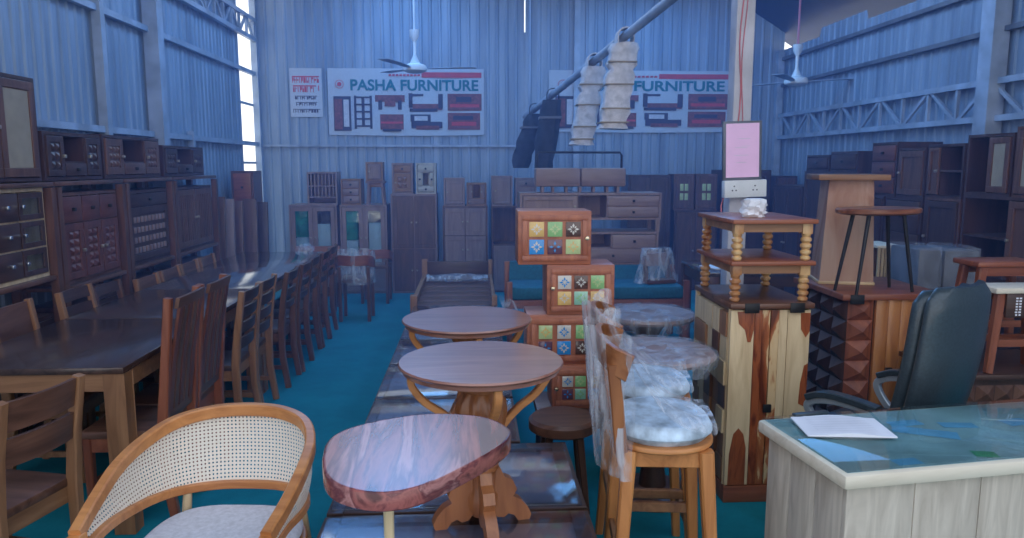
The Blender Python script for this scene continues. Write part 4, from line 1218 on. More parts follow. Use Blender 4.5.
# ------------------------------------------------------------------ generic cabinets for the display rows
def cabinet(name, label, cat, x, y, z, w, d, h, rz, wd, cells, fwd=None, legs=0, group=None, top=None, glassin=None):
    """x,y = centre of the footprint, front towards local -Y; cells: (u0,v0,u1,v1,kind)"""
    t = thing(name, label, cat, (x, y, z), rz, group)
    fwd = fwd or wd
    w2, f = w / 2, -d / 2; z0 = legs; th = .022
    b = B()
    b.box(-w2, f, z0, -w2 + th, d / 2, h); b.box(w2 - th, f, z0, w2, d / 2, h)
    b.box(-w2 + th, f, z0, w2 - th, d / 2, z0 + th); b.box(-w2 + th, f, h - th, w2 - th, d / 2, h); b.box(-w2 + th, d / 2 - .012, z0 + th, w2 - th, d / 2, h - th)
    iw, ih = w - 2 * th, h - z0 - 2 * th
    U = lambda u: -w2 + th + u * iw
    V = lambda v: z0 + th + v * ih
    us = sorted({c[0] for c in cells} | {c[2] for c in cells}); vs_ = sorted({c[1] for c in cells} | {c[3] for c in cells})
    for c in cells:
        if c[2] < .999: b.box(U(c[2]) - .008, f + .004, V(c[1]), U(c[2]) + .008, d / 2 - .012, V(c[3]))
        if c[3] < .999: b.box(U(c[0]), f + .004, V(c[3]) - .008, U(c[2]), d / 2 - .012, V(c[3]) + .008)
    b.build('body', M[wd + '_z'], t, smooth=False)
    if top: B().box(-w2 - .02, f - .02, h, w2 + .02, d / 2, h + .025, .004).build('top_board', M[top + '_x'], t)
    if legs:
        for sx in (-1, 1):
            for sy in (-1, 1):
                b = B(); b.box(sx * w2 - sx * .01, sy * d / 2 - sy * .01, 0, sx * w2 - sx * .05, sy * d / 2 - sy * .05, z0); b.build('leg', M[wd + '_z'], t)
    for c in cells:
        u0, v0, u1, v1, kind = c[:5]
        a, e, bb, g = U(u0) + .006, V(v0) + .006, U(u1) - .006, V(v1) - .006
        fm = M[fwd + '_z'] if kind != 'drawer' else M[fwd + '_x']
        if kind in ('door', 'carved', 'glass', 'tiles', 'ivory', 'chequer', 'ribs'):
            q = B(); s = min(.05, (bb - a) * .2, (g - e) * .2)
            q.box(a, f - .012, e, bb, f + .006, e + s, .002); q.box(a, f - .012, g - s, bb, f + .006, g, .002)
            q.box(a, f - .012, e + s, a + s, f + .006, g - s, .002); q.box(bb - s, f - .012, e + s, bb, f + .006, g - s, .002)
            if kind not in ('glass',): q.box(a + s, f - (.002 if kind != 'door' else -.003), e + s, bb - s, f + .006, g - s)
            if kind == 'carved':
                nx = max(2, round((bb - a - 2 * s) / .06)); nz = max(2, round((g - e - 2 * s) / .06))
                for i in range(nx):
                    for j in range(nz):
                        dx, dz = (bb - a - 2 * s) / nx, (g - e - 2 * s) / nz
                        q.pyramid((a + s + dx * i + .004, f - .002, e + s + dz * j + .004), (dx - .008, 0, 0), (0, 0, dz - .008), (0, -1, 0), .016)
            if kind == 'ribs':
                nx = max(3, round((bb - a - 2 * s) / .045))
                for i in range(nx):
                    xx = a + s + (bb - a - 2 * s) * (i + .5) / nx; q.box(xx - .012, f - .010, e + s, xx + .012, f, g - s)
            o = q.build('door', fm, t, smooth=False)
            if kind == 'glass':
                q = B(); q.box(a + s, f - .004, e + s, bb - s, f, g - s); q.build('glass_pane', M['glass'], o)
            if kind == 'ivory':
                q = B(); q.box(a + s + .004, f - .005, e + s + .004, bb - s - .004, f - .001, g - s - .004); q.build('inset_panel', M['ivory'], o)
            if kind == 'chequer':
                nx = max(3, round((bb - a - 2 * s) / .07)); nz = max(3, round((g - e - 2 * s) / .08)); q = B()
                for i in range(nx):
                    for j in range(nz):
                        dx, dz = (bb - a - 2 * s) / nx, (g - e - 2 * s) / nz
                        q.box(a + s + dx * (i + .2), f - .012, e + s + dz * (j + .15), a + s + dx * (i + .75), f - .001, e + s + dz * (j + .7), .002)
                q.build('carved_blocks', M['mauve_z'], o)
            if kind == 'tiles':
                q = B(); dx, dz = (bb - a) * .24, (g - e) * .24
                for i in (-1, 1):
                    for j in (-1, 1):
                        cx, cz = (a + bb) / 2 + i * dx * .62, (e + g) / 2 + j * dz * .62
                        q.box(cx - dx * .45, f - .008, cz - dz * .45, cx + dx * .45, f - .001, cz + dz * .45, .001)
                q.build('tile_inset', M['tile_lime'], o)
            kx = bb - s / 2 if (u0 + u1) < 1.0 else a + s / 2
            if kind in ('door', 'glass', 'carved', 'ribs'):
                q = B(); q.box(kx - .011, f - .034, (e + g) / 2 - .011, kx + .011, f - .012, (e + g) / 2 + .011, .004); q.build('knob', M['brass_dull'], o)
        elif kind == 'drawer':
            q = B(); q.box(a, f - .012, e, bb, f + .01, g, .003); o = q.build('drawer', fm, t)
            q = B(); q.box((a + bb) / 2 - .012, f - .034, (e + g) / 2 - .012, (a + bb) / 2 + .012, f - .012, (e + g) / 2 + .012, .004); q.build('knob', M['black'], o)
        elif kind == 'grille':
            q = B(); nx = 7
            for i in range(nx): xx = a + (bb - a) * (i + .5) / nx; q.box(xx - .008, f + .004, e, xx + .008, f + .018, g)
            q.build('grille', fm, t)
    return t
M['brass_dull'] = plain('dull_brass', (.42, .36, .30), .35, .8)

FB = 9.55                                             # front of the back row
def back(name, label, cat, px0, px1, pyt, cells, wd, z0=0, Y=FB, d=.45, **k):
    x0, zt = W(px0, pyt, Y); x1, _ = W(px1, pyt, Y)
    cabinet(name, label, cat, (x0 + x1) / 2, Y + d / 2, z0, x1 - x0 - .012, d, zt - z0, 0, wd, cells, **k)
    return zt
D2 = [(0, 0, .5, 1, 'door'), (.5, 0, 1, 1, 'door')]
G2_ = [(0, 0, .5, .28, 'door'), (.5, 0, 1, .28, 'door'), (0, .28, .5, 1, 'glass'), (.5, .28, 1, 1, 'glass')]
GB = 'display furniture along the back wall'
za = back('glass_cabinet', 'glazed two-door display cabinet nearest the leaning boards, slatted rack on top', 'cabinet', 288, 337, 205, G2_, 'mauve', group=GB)
zb = back('glass_cabinet', 'glazed two-door display cabinet between its twin and the panelled wardrobe', 'cabinet', 339, 387, 205, G2_, 'mauve', group=GB)
# white and green blocks standing in for reflections in the cabinet glass
M['teal_fold'] = plain('green_cloth', (.02, .36, .25), .8, noise=.3)  # green of the reflected patches, put in as solid colour
for hh, items in ((za, ((296, 309, .50, None, 'white block standing for a reflection behind the first pane of the glazed cabinet by the boards', 'green block standing for a reflection high behind the first pane, glazed cabinet by the boards'),
                        (317, 331, .72, None, 'tall white block standing for a reflection behind the second pane, glazed cabinet by the boards', None))),
                  (zb, ((344, 358, .45, None, 'white block standing for a reflection behind the first pane of the glazed cabinet beside the wardrobe', 'green block standing for a reflection high behind the first pane beside the wardrobe'),
                        (369, 382, .74, None, 'tall white block standing for a reflection behind the second pane beside the wardrobe', None)))):
    sh = .022 + .28 * (hh - .044) + .010
    for px0, px1, fr, _, lab, lab2 in items:
        Y = FB + .012
        x0, _z = W(px0, 240, Y); x1, _z = W(px1, 240, Y); top = sh + (hh - sh - .03) * fr
        tag(B().box(x0, Y, sh, x1, Y + .10, top, .012).build('reflection_block', M['paper']), lab, 'reflection_block', 'white reflection blocks in the glazed cabinets')
        if lab2: tag(B().box(x0, Y, top + .002, x1, Y + .10, hh - .05, .02).build('cloth_bundle', M['teal_fold']), lab2, 'cloth', 'green reflection blocks in the glazed cabinets')
zc = back('slatted_rack', 'dark slatted wine rack on top of the glazed cabinet by the boards', 'rack', 306, 337, 172, [(0, 0, 1, .2, 'open'), (0, .2, 1, .58, 'grille'), (0, .58, 1, 1, 'grille')], 'mauve', za, d=.3, group=GB)
zc = back('small_chest', 'small three-drawer chest on the glazed cabinet', 'chest', 340, 361, 179, [(0, 0, 1, .33, 'drawer'), (0, .33, 1, .66, 'drawer'), (0, .66, 1, 1, 'drawer')], 'brown', zb, d=.3, fwd='mauve', group=GB)
def mini_stool():
    x0, zt = W(365, 181, FB); x1, _ = W(384, 181, FB)
    t = thing('arched_stool', 'little arched stool on the glazed cabinet under a framed box', 'stool', ((x0 + x1) / 2, FB + .15, zb), 0, GB)
    w, h = (x1 - x0) / 2, zt - zb
    B().box(-w, -.12, h - .03, w, .12, h, .004).build('seat', M['mauve_x'], t)
    B().box(-w * .8, -.10, h - .08, w * .8, .10, h - .03, .01).build('apron', M['brown_x'], t)
    for sx in (-1, 1):
        for sy in (-1, 1):
            b = B(); b.bar((sx * w * .85, sy * .09, 0), (sx * w * .7, sy * .09, h - .03), .03); b.build('leg', M['mauve_z'], t)
    return zt
zm = mini_stool()
back('framed_box', 'small square-framed box on the arched stool', 'box', 365, 383, 162, [(0, 0, 1, 1, 'door')], 'brown', zm, d=.2, fwd='mauve', group=GB)
zw = back('wardrobe', 'tall dark wardrobe with two panelled doors', 'wardrobe', 390, 437, 194, [(0, 0, .5, .45, 'door'), (.5, 0, 1, .45, 'door'), (0, .45, .5, 1, 'door'), (.5, .45, 1, 1, 'door')], 'mauve', fwd='walnut', group=GB)
back('bedside_cabinet', 'brown bedside cabinet with a drawer, first of two on the wardrobe', 'cabinet', 391, 413, 163, [(0, 0, 1, .7, 'carved'), (0, .7, 1, 1, 'drawer')], 'mauve', zw, d=.32, fwd='brown', group=GB)
back('bedside_cabinet', 'pale grey bedside cabinet with a dark open square on the wardrobe', 'cabinet', 415, 436, 163, [(0, 0, 1, .22, 'drawer'), (0, .22, .28, .72, 'drawer'), (.28, .22, .72, .72, 'open'), (.72, .22, 1, .72, 'drawer'), (0, .72, 1, 1, 'drawer')], 'grey', zw, d=.32, group=GB)
S6 = [(u / 2, v / 3, u / 2 + .5, v / 3 + 1 / 3, 'door') for u in (0, 1) for v in (0, 1, 2)]
zx = back('drawer_cupboard', 'brown six-panel cupboard beside the wardrobe', 'cupboard', 442, 488, 206, S6, 'walnut', fwd='mauve', group=GB)
back('bedside_cabinet', 'plain brown bedside cabinet on the six-panel cupboard', 'cabinet', 443, 465, 178, [(0, 0, 1, 1, 'door')], 'mauve', zx, d=.32, group=GB)
back('bedside_cabinet', 'bedside cabinet with a blue-dark square opening on the six-panel cupboard', 'cabinet', 466, 487, 183, [(0, 0, 1, .3, 'door'), (0, .3, .25, 1, 'door'), (.25, .3, .75, 1, 'open'), (.75, .3, 1, 1, 'door')], 'brown', zx, d=.32, fwd='mauve', group=GB)
zy = back('shelf_cupboard', 'dark cupboard with an open shelf beside the drawer stack', 'cupboard', 491, 540, 206, [(0, 0, .5, .55, 'door'), (.5, 0, 1, .55, 'door'), (0, .55, 1, 1, 'open')], 'walnut', fwd='mauve', group=GB)
back('bedside_cabinet', 'dusky bedside cabinet on the open-shelf cupboard', 'cabinet', 491, 513, 176, [(0, 0, 1, 1, 'ribs')], 'mauve', zy, d=.32, group=GB)
back('bedside_cabinet', 'dusky bedside cabinet on the open-shelf cupboard, half behind the topmost tile box', 'cabinet', 515, 537, 178, [(0, 0, 1, .7, 'door'), (0, .7, 1, 1, 'drawer')], 'mauve', zy, d=.32, group=GB)
za = back('almirah', 'dark plain almirah at the back beside the stacked consoles', 'cupboard', 628, 672, 175, D2, 'dark', group=GB)
zb = back('low_cupboard', 'dark cupboard at the back carrying two tile-inset boxes', 'cupboard', 674, 718, 210, D2, 'dark', group=GB, fwd='walnut')
back('tile_box', 'dark box with four pale tiles, behind the pink notice, first of two', 'box', 674, 695, 174, [(0, 0, 1, 1, 'tiles')], 'walnut', zb, d=.3, group=GB)
back('tile_box', 'dark box with four pale tiles, behind the pink notice, second of two', 'box', 696, 718, 174, [(0, 0, 1, 1, 'tiles')], 'walnut', zb, d=.3, group=GB)
back('almirah', 'tall dark almirah behind the white post', 'cupboard', 722, 772, 170, D2, 'dark', group=GB)
back('almirah', 'dark corner almirah behind the pinkish pedestal', 'cupboard', 776, 798, 176, D2, 'dark', group=GB, fwd='walnut')

# stacked consoles in the middle distance
YC = 7.2
def midcab(name, label, px0, px1, z0, z1, cells, wd, d=.4, **k):
    x0, _ = W(px0, 220, YC); x1, _ = W(px1, 220, YC)
    return cabinet(name, label, 'console', (x0 + x1) / 2, YC + d / 2, z0, x1 - x0, d, z1 - z0, 0, wd, cells, group='consoles stacked in the middle', **k)
C3 = [(0, 0, .40, 1, 'door'), (.40, 0, .62, 1, 'open'), (.62, 0, 1, .5, 'drawer'), (.62, .5, 1, 1, 'drawer')]
zq = [W(590, p, YC)[1] for p in (265, 232, 220, 193, 187, 168, 152)]
midcab('console', 'dark console at the foot of the stacked consoles', 534, 664, 0, zq[0], [(0, 0, .5, 1, 'door'), (.5, 0, 1, 1, 'door')], 'dark')
midcab('console', 'mauve console with an open niche, under the long console', 530, 659, zq[0], zq[1], [(0, 0, .30, 1, 'door'), (.30, .5, .64, 1, 'open'), (.64, .5, 1, 1, 'drawer'), (.30, 0, 1, .5, 'drawer')], 'mauve')
midcab('console', 'long mauve console with two drawers above the tile cabinets', 520, 661, zq[1], zq[3], C3, 'mauve', legs=zq[2] - zq[1])
def headboard_unit():
    x0, _ = W(536, 200, YC); x1, _ = W(628, 200, YC); w = (x1 - x0) / 2
    t = thing('headboard_unit', 'upholstered mauve headboard with a black tube frame on the long console', 'headboard', ((x0 + x1) / 2, YC + .2, zq[3]), 0)
    h0, h1, h2 = zq[4] - zq[3], zq[5] - zq[3], zq[6] - zq[3]
    b = B()
    b.box(-w * .86, -.08, 0, -w * .80, .08, h0); b.box(w * .80, -.08, 0, w * .86, .08, h0)
    for k in range(5): b.box(-w * .6 + k * w * .3 - .012, -.06, 0, -w * .6 + k * w * .3 + .012, .06, h0)
    b.build('base_frame', M['mauve_x'], t)
    for s in (-1, 1):
        b = B(); b.box(min(0, s * (w - .002)) + .002 * (s > 0), -.10, h0, max(0, s * (w - .002)) - .002 * (s < 0), .10, h1, .02); b.build('padded_panel', M['mauve_x'], t)
    P = [(-w * .94, .02, h1), (-w * .94, .02, h2 - .03), (-w * .90, .02, h2), (w * .90, .02, h2), (w * .94, .02, h2 - .03), (w * .94, .02, h1)]
    b = B(); b.sweep(P, .022, .022, 'r', Vector((0, 1, 0))); b.build('tube_frame', M['black'], t)
headboard_unit()

# teal upholstered armchairs behind the tile cabinets
def armchair(label, px0, px1, Y, top):
    x0, _ = W(px0, 285, Y); x1, _ = W(px1, 285, Y); w = (x1 - x0) / 2
    t = thing('armchair', label, 'armchair', ((x0 + x1) / 2, Y + .3, 0), 0, 'teal upholstered armchairs')
    B().box(-w + .03, -.28, .30, w - .03, .26, .36, .004).build('seat_frame', M['red_x'], t)
    B().box(-w + .035, -.27, .36, w - .035, .22, .46, .03).build('seat_cushion', M['teal_cloth'], t)
    b = B(); b.ring_skin([[(-w + .04, .16, .42), (w - .04, .16, .42), (w - .04, .27, .40), (-w + .04, .27, .40)], [(-w + .05, .22, top), (w - .05, .22, top), (w - .05, .30, top), (-w + .05, .30, top)]]); b.build('back_cushion', M['teal_cloth'], t)
    for sx in (-1, 1):
        for y in (-.26, .25):
            b = B(); b.box(sx * w, y - .025, 0, sx * (w - .05), y + .025, .50 if y < 0 else top, .004); b.build('leg', M['red_z'], t)
    return t
armchair('teal cushioned armchair by the daybed, half behind the tile cabinets', 507, 569, 6.52, .60).scale.z = 1.22
armchair('teal cushioned armchair carrying a film-wrapped chair, behind the wrapped tables', 606, 690, 6.52, .56).scale.z = 1.22
def wrapped_chair():
    x, z = W(658, 282, 6.7)
    t = thing('wrapped_chair', 'small upturned wooden chair back in clear film on the teal armchair', 'chair', (x, 6.74, .567), 15)
    t.scale = (1.2, 1.0, 1.1)
    for s in (-1, 1):
        b = B(); b.bar((s * .10, 0, 0), (s * .09, .04, .27), .035); b.build('back_post', M['walnut_z'], t)
    B().box(-.10, .0, .14, .10, .03, .25, .004).build('back_rail', M['mauve_x'], t)
    b = B(); b.box(-.12, -.10, 0, .12, .03, .03, .004); b.build('seat_edge', M['walnut_x'], t)
    r = random.Random(8); f = B(); rings = []
    for i in range(6):
        q = i / 5
        rings.append([(.19 * (1 - .35 * q) * math.cos(a) + r.uniform(-.012, .012), .02 + .12 * (1 - .4 * q) * math.sin(a), .002 + .29 * q) for a in [2 * math.pi * k / 12 for k in range(12)]])
    f.ring_skin(rings).build('plastic_wrap', M['film'], t, angle=80)
wrapped_chair()

# ------------------------------------------------------------------ racks and sideboards on the wall side
RX0, RX1 = XL + .05, -2.62
bays = [(3.90, 4.82, 'rack bay holding the pale-framed cabinet'), (4.84, 5.76, 'rack bay holding the reddish carved sideboard'), (5.78, 6.68, 'rack bay holding the chequered sideboard'), (6.70, 7.80, 'rack bay holding the ribbed sideboard')]
for y0, y1, lab in bays:
    t = thing('storage_rack', 'rough wooden ' + lab, 'rack', ((RX0 + RX1) / 2, (y0 + y1) / 2, 0), 0, 'wooden rack bays along the wall')
    w, l = (RX1 - RX0) / 2, (y1 - y0) / 2
    for z in (.96 if y0 < 4 else .86, 1.545):
        B().box(-w, -l, z - .02, w - .04, l, z, .003).build('shelf', M['walnut_y'], t)
        B().box(w - .038, -l, z - .028, w - .01, l, z, .003).build('shelf_edge', M['walnut_y'], t)
    for sy in (-1, 1):
        for sx in (-1, 1):
            b = B(); b.box(sx * w, sy * l, 0, sx * (w - .05), sy * (l - .05), 1.51); b.build('post', M['walnut_z'], t, smooth=False)
GL = 'sideboards racked along the wall'
def left(name, label, cat, y0, y1, z0, z1, cells, wd, d=.26, **k):
    return cabinet(name, label, cat, RX1 - .045 - d / 2, (y0 + y1) / 2, z0, y1 - y0, d, z1 - z0, 90, wd, cells, group=GL, **k)
t = left('knobbed_cabinet', 'cabinet with a pale frame, square drawers and bright knobs on the rack', 'cabinet', 3.965, 4.755, .962, 1.514,
     [(0, 0, .33, .33, 'drawer'), (0, .33, .33, .66, 'drawer'), (0, .66, .33, 1, 'drawer'), (.33, 0, .66, .33, 'drawer'), (.33, .33, .66, .66, 'drawer'), (.33, .66, .66, 1, 'drawer'), (.66, 0, 1, .33, 'glass'), (.66, .33, 1, .66, 'glass'), (.66, .66, 1, 1, 'glass')], 'pale', fwd='dark')
for ch in t.children:
    for g in ch.children:
        if g.name.startswith('knob'): g.data.materials[0] = M['chrome']
left('carved_sideboard', 'reddish carved sideboard with a drawer row beside the pale-framed cabinet', 'sideboard', 4.92, 5.70, .866, 1.47, [(0, 0, .33, .68, 'carved'), (.33, 0, .66, .68, 'carved'), (.66, 0, 1, .68, 'carved'), (0, .68, .33, 1, 'drawer'), (.33, .68, .66, 1, 'drawer'), (.66, .68, 1, 1, 'drawer')], 'walnut', fwd='rosy')
left('carved_sideboard', 'dark sideboard with pale chequered carving on the rack', 'sideboard', 5.85, 6.62, .866, 1.45, [(0, 0, 1, .8, 'chequer'), (0, .8, 1, 1, 'drawer')], 'dark')
left('ribbed_sideboard', 'dark ribbed sideboard on the rack bay next to the leaning boards', 'sideboard', 6.78, 7.72, .866, 1.45, [(0, 0, .5, 1, 'ribs'), (.5, 0, 1, 1, 'ribs')], 'dark', fwd='walnut')
left('mirror_cabinet', 'dark cabinet with an ivory panel high on the rack', 'cabinet', 4.06, 4.76, 1.552, 2.17, [(0, 0, .45, 1, 'door'), (.45, 0, 1, 1, 'ivory')], 'dark', fwd='walnut')
TVC = [(0, 0, .3, 1, 'carved'), (.3, 0, .7, .35, 'drawer'), (.3, .35, .7, 1, 'open'), (.7, 0, 1, 1, 'carved')]
left('media_console', 'dark carved media console beside the ivory-panel cabinet', 'console', 4.80, 5.52, 1.552, 1.86, TVC, 'dark')
left('media_console', 'dark carved media console behind the thick steel post', 'console', 5.55, 6.52, 1.552, 1.87, TVC, 'dark', fwd='walnut')
left('media_console', 'small dark media console nearest the bright wall gap', 'console', 6.60, 7.55, 1.552, 1.82, TVC, 'dark')
for y0, y1, lab in ((3.97, 4.76, 'low dark chest on the floor under the pale-framed cabinet'), (4.92, 5.70, 'low dark chest on the floor under the reddish sideboard'), (5.85, 6.62, 'low dark chest on the floor under the chequered sideboard'), (6.78, 7.72, 'low dark chest on the floor under the ribbed sideboard')):
    left('low_chest', lab, 'chest', y0, y1, 0, .72, [(0, 0, .5, 1, 'door'), (.5, 0, 1, 1, 'door')], 'dark')

# leaning boards in the corner
def boards():
    specs = [(212, 225, 198, 8.1, 'walnut', 'wide dark'), (225, 234, 200, 8.35, 'mauve', 'pale mauve narrow'), (234, 243, 202, 8.55, 'walnut', 'dull brown narrow'), (243, 257, 200, 8.75, 'walnut', 'broad brown'), (257, 268, 203, 8.95, 'dark', 'dark end')]
    for px0, px1, pyt, Y, wd, lab in specs:
        x0, zt = W(px0, pyt, Y); x1, _ = W(px1, pyt, Y)
        w = x1 - x0
        o = B().box(-w / 2, -.02, 0, w / 2, .02, zt + .012, .004).build('leaning_board', M[wd + '_z'])
        o.location = ((x0 + x1) / 2 - .0, Y - .10, .004); o.rotation_euler = (R(-4), 0, 0)
        tag(o, lab + ' board leaning in the corner by the bright gap', 'board', 'boards leaning in the corner')
boards()
x0, zt = W(227, 171, 8.75); x1, zb_ = W(251, 197, 8.75)
cabinet('wall_box', 'reddish box standing on a post behind the leaning boards', 'box', (x0 + x1) / 2, 9.05, 0, x1 - x0, .35, zt, 0, 'walnut', [(0, 0, 1, .78, 'door'), (0, .78, 1, 1, 'drawer')], fwd='red')

# ------------------------------------------------------------------ far chairs past the dining row
def side_seat(px0, px1, pyt, pyb, label, wd, wrap=False):
    # stands on the carpet where its feet show
    x0, y0 = F(px0, pyb, 0); x1, _ = F(px1, pyb, 0)
    w = max(.34, x1 - x0); zt = W(px0, pyt, y0)[1]
    t = thing('rounded_chair', label, 'chair', ((x0 + x1) / 2, y0 + w / 2, 0), 180, 'rounded-back chairs past the dining row')
    h = w / 2
    B().box(-h, -h, .42, h, h, .46, .006).build('seat', M[wd + '_x'], t)
    for sx in (-1, 1):
        for sy in (-1, 1):
            b = B(); b.bar((sx * (h - .02), sy * (h - .02), 0), (sx * (h - .02), sy * (h - .02), .42 if sy < 0 else zt - .12), .036); b.build('leg', M[wd + '_z'], t)
    pts = spline([(-h - .02, 0, zt - .10), (-h + .02, h - .01, zt - .05), (0, h + .03, zt - .05), (h - .02, h - .01, zt - .05), (h + .02, 0, zt - .10)], 6)
    B().sweep(pts, .03, .11).build('curved_back', M['red_x'], t)
    if wrap:
        r = random.Random(6); f = B(); rings = []
        for i in range(6):
            q = i / 5
            rings.append([((h + .04) * math.cos(a) + r.uniform(-.015, .015), (h + .05) * math.sin(a), .40 + (zt - .36) * q) for a in [2 * math.pi * k / 12 for k in range(12)]])
        f.ring_skin(rings, False).build('plastic_wrap', M['film'], t, angle=80)
side_seat(346, 364, 256, 322, 'film-wrapped rounded-back chair just past the dining row', 'walnut', True)
side_seat(366, 384, 250, 304, 'reddish rounded-back chair before the glazed cabinet', 'walnut')
x0, y0 = F(300, 300, .3)
def long_bench():
    xa, za_ = W(287, 250, 8.3); xb, _ = W(334, 250, 8.3); w = (xb - xa) / 2
    t = thing('bench', 'long reddish bench with a plain backboard beyond the dining row', 'bench', ((xa + xb) / 2, 8.5, 0))
    B().box(-w, -.18, .40, w, .16, .44, .004).build('seat', M['red_x'], t)
    B().box(-w, .165, .46, w, .20, za_, .006).build('backboard', M['red_x'], t)
    for sx in (-1, 1):
        for y in (-.15, .16):
            b = B(); b.box(sx * w - sx * .0, y - .02, 0, sx * w - sx * .05, y + .02, .40 if y < 0 else .5); b.build('leg', M['walnut_z'], t)
long_bench()
x, y = F(277, 265, .776)
crumple('film_scrap', 'scrap of crumpled clear film on the glossy far dining table', 'plastic', x + .08, 7.3, .776, .09, .08, .11, M['film_thick'], 14)

# ------------------------------------------------------------------ chests along the other side wall
GR = 'chests stacked along the truss wall'
def right(name, label, cat, y0, y1, z0, z1, cells, wd, d=.42, xf=3.86, **k):
    return cabinet(name, label, cat, xf + d / 2, (y0 + y1) / 2, z0, y1 - y0, d, z1 - z0, -90, wd, cells, group=GR, **k)
op2 = [(0, 0, .55, 1, 'door'), (.55, 0, 1, .5, 'open'), (.55, .5, 1, 1, 'open')]
right('floor_chest', 'dark floor chest below the ivory-panel box, nearest the desk', 'chest', 4.80, 5.66, 0, .80, D2, 'dark')
right('open_cupboard', 'dark open-shelf cupboard between floor chest and ivory-panel box', 'cupboard', 4.80, 5.66, .80, 1.42, [(0, 0, .6, .5, 'open'), (0, .5, .6, 1, 'open'), (.6, 0, 1, 1, 'door')], 'dark', fwd='walnut')
right('ivory_box', 'dark box with an ivory panel topping the stack by the steel post', 'box', 5.16, 5.66, 1.42, 1.88, [(0, 0, .5, 1, 'open'), (.5, 0, 1, 1, 'ivory')], 'dark', fwd='walnut')
right('ivory_box', 'second ivory-panel box, cut by the picture edge', 'box', 4.80, 5.14, 1.42, 1.92, [(0, 0, 1, 1, 'ivory')], 'walnut')
right('floor_chest', 'dark floor chest below the two-hole box', 'chest', 5.69, 6.16, 0, .72, D2, 'dark', fwd='walnut')
right('small_cupboard', 'dark single-door cupboard below the two-hole box', 'cupboard', 5.69, 6.16, .72, 1.38, [(0, 0, 1, 1, 'door')], 'walnut', fwd='dark')
right('open_box', 'brown box with two dark openings topping its stack', 'box', 5.69, 6.16, 1.38, 1.82, [(0, 0, .35, 1, 'door'), (.35, 0, 1, .5, 'open'), (.35, .5, 1, 1, 'open')], 'dark', fwd='walnut')
right('floor_chest', 'dark floor chest below the plain-door box', 'chest', 6.19, 6.76, 0, .74, D2, 'dark')
right('small_cupboard', 'dark cupboard with drawers below the plain-door box', 'cupboard', 6.19, 6.76, .74, 1.36, [(0, 0, 1, .5, 'drawer'), (0, .5, 1, 1, 'drawer')], 'dark')
right('plain_box', 'dark box with a plain door and bright knob topping its stack', 'box', 6.19, 6.60, 1.36, 1.80, [(0, 0, 1, 1, 'door')], 'dark', fwd='walnut')
right('drawer_box', 'reddish three-drawer box next to the plain-door box', 'box', 6.62, 7.05, 1.36, 1.86, [(0, 0, 1, .33, 'drawer'), (0, .33, 1, .66, 'drawer'), (0, .66, 1, 1, 'drawer')], 'dark', fwd='rosy')
right('tall_cupboard', 'tall dark cupboard under the reddish three-drawer box', 'cupboard', 6.79, 7.28, 0, 1.36, [(0, 0, 1, .5, 'door'), (0, .5, 1, 1, 'door')], 'dark')
right('tall_cupboard', 'tall dark cupboard under the two black boxes behind the pedestal', 'cupboard', 7.31, 8.5, 0, 1.58, [(0, 0, .5, 1, 'door'), (.5, 0, 1, 1, 'door')], 'dark')
right('black_box', 'black wooden box above the pedestal, nearer of two', 'box', 7.32, 7.88, 1.58, 1.79, [(0, 0, 1, 1, 'drawer')], 'dark', d=.35)
right('black_box', 'black wooden box above the pedestal, further of two', 'box', 7.92, 8.46, 1.58, 1.76, [(0, 0, 1, 1, 'drawer')], 'dark', d=.35)
right('tall_cupboard', 'tall dark cupboard in the far corner by the truss wall', 'cupboard', 8.54, 9.40, 0, 1.40, D2, 'dark')

def far_table():
    x0, _ = W(709, 268, 6.0); x1, _ = W(822, 268, 6.0)
    t = thing('long_table', 'long dark table with loose papers behind the parquet cabinet and white post', 'table', ((x0 + x1) / 2, 6.4, 0))
    w = (x1 - x0) / 2
    B().box(-w, -.42, .73, w, .42, .765, .004).build('table_top', M['dine_gloss'], t)
    b = B()
    for s in (-1, 1):
        b.box(-w + .06, s * .40 - .012, .64, w - .06, s * .40 + .012, .73); b.box(s * (w - .02) - .012, -.36, .64, s * (w - .02) + .012, .36, .73)
    b.build('apron', M['dark_x'], t)
    for sx in (-1, 1):
        for sy in (-1, 1): b = B(); b.box(sx * w, sy * .42, 0, sx * (w - .08), sy * .34, .73, .004); b.build('leg', M['walnut_z'], t)
    x, y = F(707, 264, .77)
    k = tag(B().box(-.16, -.12, 0, .16, .12, .012, .003).build('paper_stack', M['paper']), 'thin stack of papers on the long dark table behind the parquet cabinet', 'paper'); k.location = (x + .08, 6.3, .766); k.rotation_euler = (0, 0, R(20))
far_table()

